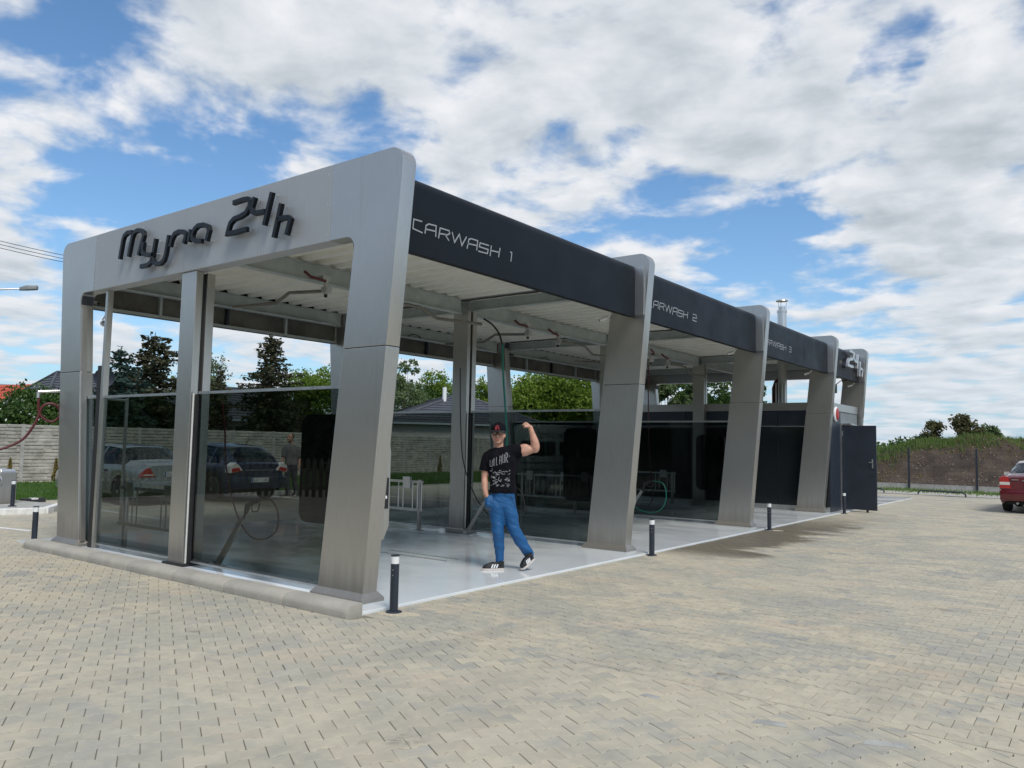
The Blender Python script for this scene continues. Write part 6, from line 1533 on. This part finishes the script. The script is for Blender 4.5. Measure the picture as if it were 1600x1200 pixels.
# cap
cp = MB(); vs = []; fs = []; n = 24
rg = [(.092, .112, .040), (.093, .113, .075), (.086, .105, .105), (.066, .082, .130), (.035, .045, .143), (.006, .008, .147)]
for w, dp, h_ in rg:
    for j in range(n): th = 2*PI*j/n; vs.append(hx(w*math.cos(th), -.012+dp*math.sin(th), h_-.012*math.sin(th)))
for i in range(len(rg)-1):
    for j in range(n): fs.append((i*n+j, i*n+(j+1) % n, (i+1)*n+(j+1) % n, (i+1)*n+j))
fs.append(tuple((len(rg)-1)*n+j for j in range(n))); cp.add(vs, fs)
cap = cp.build('cap', MT['tshirt'], f.t, world=False, smooth=60)
bm_ = MB(); vs = []; nn = 12
for k in range(nn+1):
    a = PI*k/nn; c_, q = math.cos(a), math.sin(a)
    vs += [hx(.090*c_, .075+.03*q, .044+.008*q), hx(.088*c_, .085+.072*q, .040-.020*abs(c_)), hx(.088*c_, .085+.072*q, .034-.020*abs(c_)), hx(.090*c_, .075+.03*q, .037+.008*q)]
fs = []
for k in range(nn):
    for j in range(4): fs.append((k*4+j, (k+1)*4+j, (k+1)*4+(j+1) % 4, k*4+(j+1) % 4))
bm_.add(vs, fs); bm_.build('brim', MT['shoe'], cap, world=False, smooth=50)
em = MB()
for st in ([(-.020, .052), (-.004, .108), (.006, .108), (.022, .052)], [(-.014, .074), (.016, .074)], [(-.026, .060), (-.020, .096), (-.010, .104)]):
    em.ribbon(st, .010, lambda q: (hx(q[0], .1115-max(0, q[1]-.06)*.33, q[1]), hx(q[0], .085, q[1])))
em.build('emblem', MT['emblem'], cap, world=False)
# T-shirt
ts = MB()
torso(ts, f, [(-.022, .985, .005, .172, .118, 0), (-.025, 1.03, .005, .170, .118, 0), (-.035, 1.15, .0, .168, .115, 0), (-.045, 1.28, .0, .186, .122, 0), (-.055, 1.38, .0, .205, .128, .06), (-.058, 1.46, .0, .205, .118, .12), (-.065, 1.525, -.005, .165, .088, .17), (-.082, 1.565, -.010, .085, .066, .12)])
sl1 = [P(.03, 1.505, 0), P(.115, 1.515, 0), P(.175, 1.520, .006), P(.215, 1.525, .01)]; ts.tube(sl1, [.085, .088, .084, .080], 18); ell(ts, sl1[0], (.08,)*3)
ts.tube([P(.10, 1.47, -.01), P(.13, 1.42, -.01), P(.12, 1.33, -.01)], [.07, .06, .05], 12)
sl2 = [P(-.16, 1.50, -.005), P(-.228, 1.45, -.01), P(-.248, 1.36, -.018), P(-.262, 1.26, -.02)]; ts.tube(sl2, [.07, .072, .071, .070], 18)
shirt = ts.build('t_shirt', MT['tshirt'], f.t, world=False); remesh(shirt, .010, 5)
# folds: displace the cloth a little with long soft waves
def folds(o, amp, fx_, fz_, seed):
    me = o.data; n = len(me.vertices); co = np.empty(n*3, np.float32); me.vertices.foreach_get('co', co); co = co.reshape(-1, 3); no = np.empty(n*3, np.float32); me.vertices.foreach_get('normal', no); no = no.reshape(-1, 3)
    w = fbm(co[:, 0]*fx_+co[:, 2]*fz_*.4, co[:, 2]*fz_+co[:, 1]*fx_*.6, seed, 4); co += no*(w*amp)[:, None]; me.vertices.foreach_set('co', co.ravel()); me.update()
folds(shirt, .0055, 14, 11, 3)
# trousers
tw_ = MB()
torso(tw_, f, [(-.03, .80, 0, .150, .110, 0), (-.03, .90, .0, .158, .118, 0), (-.028, .98, .0, .152, .112, 0), (-.028, 1.03, .0, .143, .105, 0)])
l1 = spine([P(-.105, .86, 0), P(-.095, .68, .02), P(-.078, .50, .035), P(-.058, .30, .01), P(-.046, .125, -.005)], 3); k = len(l1)
limb(tw_, l1, [.114-.046*min(1, i/(k*.62)) - .014*max(0, (i-k*.62)/(k*.38)) for i in range(k)], 18)
l2 = spine([P(.035, .86, -.01), P(.075, .70, .0), P(.120, .545, .01), P(.225, .36, -.02), P(.335, .185, -.05)], 3); k = len(l2)
limb(tw_, l2, [.118-.044*min(1, i/(k*.62)) - .020*max(0, (i-k*.62)/(k*.38)) for i in range(k)], 18)
ell(tw_, P(-.195, .86, .055), (.050, .062, .105), 14)
tro = tw_.build('trousers', MT['trousers'], f.t, world=False); remesh(tro, .010, 4); folds(tro, .0065, 9, 17, 5)
for i, q in enumerate((1, -1)):       # pocket openings
    m_ = MB(); x0 = .07 if q > 0 else -.125
    bv = BVHTree.FromPolygons([v.co[:] for v in tro.data.vertices], [p_.vertices[:] for p_ in tro.data.polygons])
    pts = []
    for k in range(7):
        o_ = P(x0+q*.022*k*.6, .955-.028*k, .5); h_ = bv.ray_cast(o_, -f.F)
        if h_[0]: pts.append(h_[0]+f.F*.001)
    if len(pts) > 2: m_.tube(pts, .0035, 5); m_.build('pocket_seam', MT['blue_car'], tro, world=False)
# shoes
shoe(f, P(.005, .0, .0), P(-.275, .0, .06)); shoe(f, P(.395, .135, -.03), P(.235, .012, .06))
# print on the shirt, laid on the cloth
bv = BVHTree.FromPolygons([v.co[:] for v in shirt.data.vertices], [p_.vertices[:] for p_ in shirt.data.polygons])
pr_ = MB()
def stroke(pts, w=.008):
    P2 = []
    for i in range(len(pts)-1):
        for k in range(4): P2.append((pts[i][0]+(pts[i+1][0]-pts[i][0])*k/4, pts[i][1]+(pts[i+1][1]-pts[i][1])*k/4))
    P2.append(pts[-1])
    def fn(q):
        h_ = bv.ray_cast(P(q[0], q[1], .6), -f.F); c = h_[0] if h_[0] else P(q[0], q[1], .12); return (c+f.F*.004, c-f.F*.003)
    pr_.ribbon(P2, w, fn)
x = -.195
for i, gl in enumerate(([[(0, 1), (0, .1), (.7, 0), (.8, 1)]], [[(0, 0), (0, .9), (.35, 1), (.35, 0)]], [[(0, 1), (0, 0), (.5, .05)]], [[(0, 0), (.1, .95), (.6, .95), (.7, 0)], [(.05, .45), (.65, .45)]], [[(0, 1), (0, .1), (.6, .1), (.6, 1)]], [[(0, 0), (0, 1), (.6, .95), (.6, .55), (0, .5), (.75, 0)]])):
    zt = 1.315+.0115*i; hgt = .085+.008*i
    for st in gl: stroke([(x+q[0]*.036, zt+q[1]*hgt) for q in st], .0055)
    x += .040
R2 = random.Random(9)
for k in range(95):      # scratchy white artwork under the lettering
    a = R2.uniform(-.17, .06); z = R2.uniform(1.06, 1.27); d0 = math.hypot(a+.055, (z-1.16)*.8)
    if d0 < .045: continue
    l_ = R2.uniform(.010, .040); th = R2.uniform(0, PI); stroke([(a, z), (a+l_*math.cos(th)*.6, z+l_*math.sin(th)*.3), (a+l_*math.cos(th), z+l_*math.sin(th)*.8)], R2.uniform(.0025, .007))
stroke([(-.075, 1.19), (-.085, 1.15), (-.06, 1.13), (-.045, 1.16)], .007); stroke([(.045, 1.455), (.052, 1.458)], .012)
pr_.build('shirt_print', MT['print'], shirt, world=False)

f.t.scale = (.98, .98, .98)
# ---------------- man walking in the yard behind the glass
MT['greyshirt'] = mat('grey_shirt', (.16, .15, .15), .85, 0, .15, 9, .6, 10); MT['darkpants'] = mat('dark_trousers', (.03, .035, .045), .8, 0, .15, 9, .6, 10)
g = Fig((-12.99, 8.72, 0), 'man in grey shirt and dark trousers walking in the yard behind the glass')
P = g.p; sk = MB(); hx = build_head(g, sk, (-.03, 1.66, .03), fy=.9, sc=1.0)
sk.tube([P(0, 1.44, -.01), P(-.01, 1.53, 0), P(-.02, 1.60, .01)], [.06, .053, .05], 12); torso(sk, g, [(.03, .90, 0, .14, .10, 0), (.02, 1.1, 0, .14, .1, 0), (.01, 1.38, 0, .18, .11, 0), (.0, 1.46, 0, .12, .08, 0)])
for pts, rs_ in (([P(-.17, 1.38, 0), P(-.20, 1.12, .02), P(-.25, .90, .08)], [.05, .042, .028]), ([P(.19, 1.38, 0), P(.235, 1.12, -.03), P(.235, .88, .02)], [.05, .042, .028]), ([P(-.06, .88, 0), P(-.07, .48, .02), P(-.03, .1, 0)], [.08, .055, .035]), ([P(.09, .88, 0), P(.12, .48, 0), P(.21, .12, -.05)], [.08, .055, .035])): limb(sk, pts, rs_, 12)
hand_rel(sk, P(-.25, .90, .08), (P(-.15, -.95, .1)-P(0, 0, 0)).normalized(), g.F, g.R, .95); hand_rel(sk, P(.235, .88, .02), (P(0, -1, 0)-P(0, 0, 0)).normalized(), g.F, -g.R, .95)
bd = sk.build('body', MT['skin'], g.t, world=False); remesh(bd, .010, 3)
hr = MB(); ell(hr, hx(0, -.03, .045), (.082, .092, .085), 14, Matrix((g.R, g.F, Vector((0, 0, 1)))).transposed()); hr.build('hair', MT['bark'], g.t, world=False, smooth=60)
ts = MB(); torso(ts, g, [(.03, .90, 0, .185, .13, 0), (.025, 1.1, 0, .18, .13, 0), (.01, 1.32, 0, .20, .13, 0), (.0, 1.42, 0, .18, .11, 0), (.0, 1.50, 0, .08, .07, 0)])
ts.tube([P(-.14, 1.41, 0), P(-.185, 1.30, 0), P(-.205, 1.12, .02)], [.07, .07, .066], 14); ts.tube([P(.15, 1.41, 0), P(.20, 1.30, 0), P(.232, 1.12, -.02)], [.07, .07, .066], 14)
sh_ = ts.build('shirt', MT['greyshirt'], g.t, world=False); remesh(sh_, .012, 4); folds(sh_, .004, 12, 12, 4)
tw_ = MB(); torso(tw_, g, [(.03, .78, 0, .15, .11, 0), (.03, .94, 0, .155, .115, 0)]); limb(tw_, spine([P(-.055, .84, 0), P(-.075, .48, .02), P(-.03, .08, 0)], 4), [.105, .10, .09, .085, .08, .078, .075, .072, .07], 14); limb(tw_, spine([P(.10, .84, 0), P(.125, .48, 0), P(.205, .10, -.05)], 4), [.105, .10, .09, .085, .08, .078, .075, .072, .07], 14)
tr_ = tw_.build('trousers', MT['darkpants'], g.t, world=False); remesh(tr_, .012, 4); folds(tr_, .005, 9, 14, 6)
shoe(g, P(.02, .0, 0), P(-.26, .0, .05), stripes=False); shoe(g, P(.27, .09, -.06), P(.07, .01, .0), stripes=False)
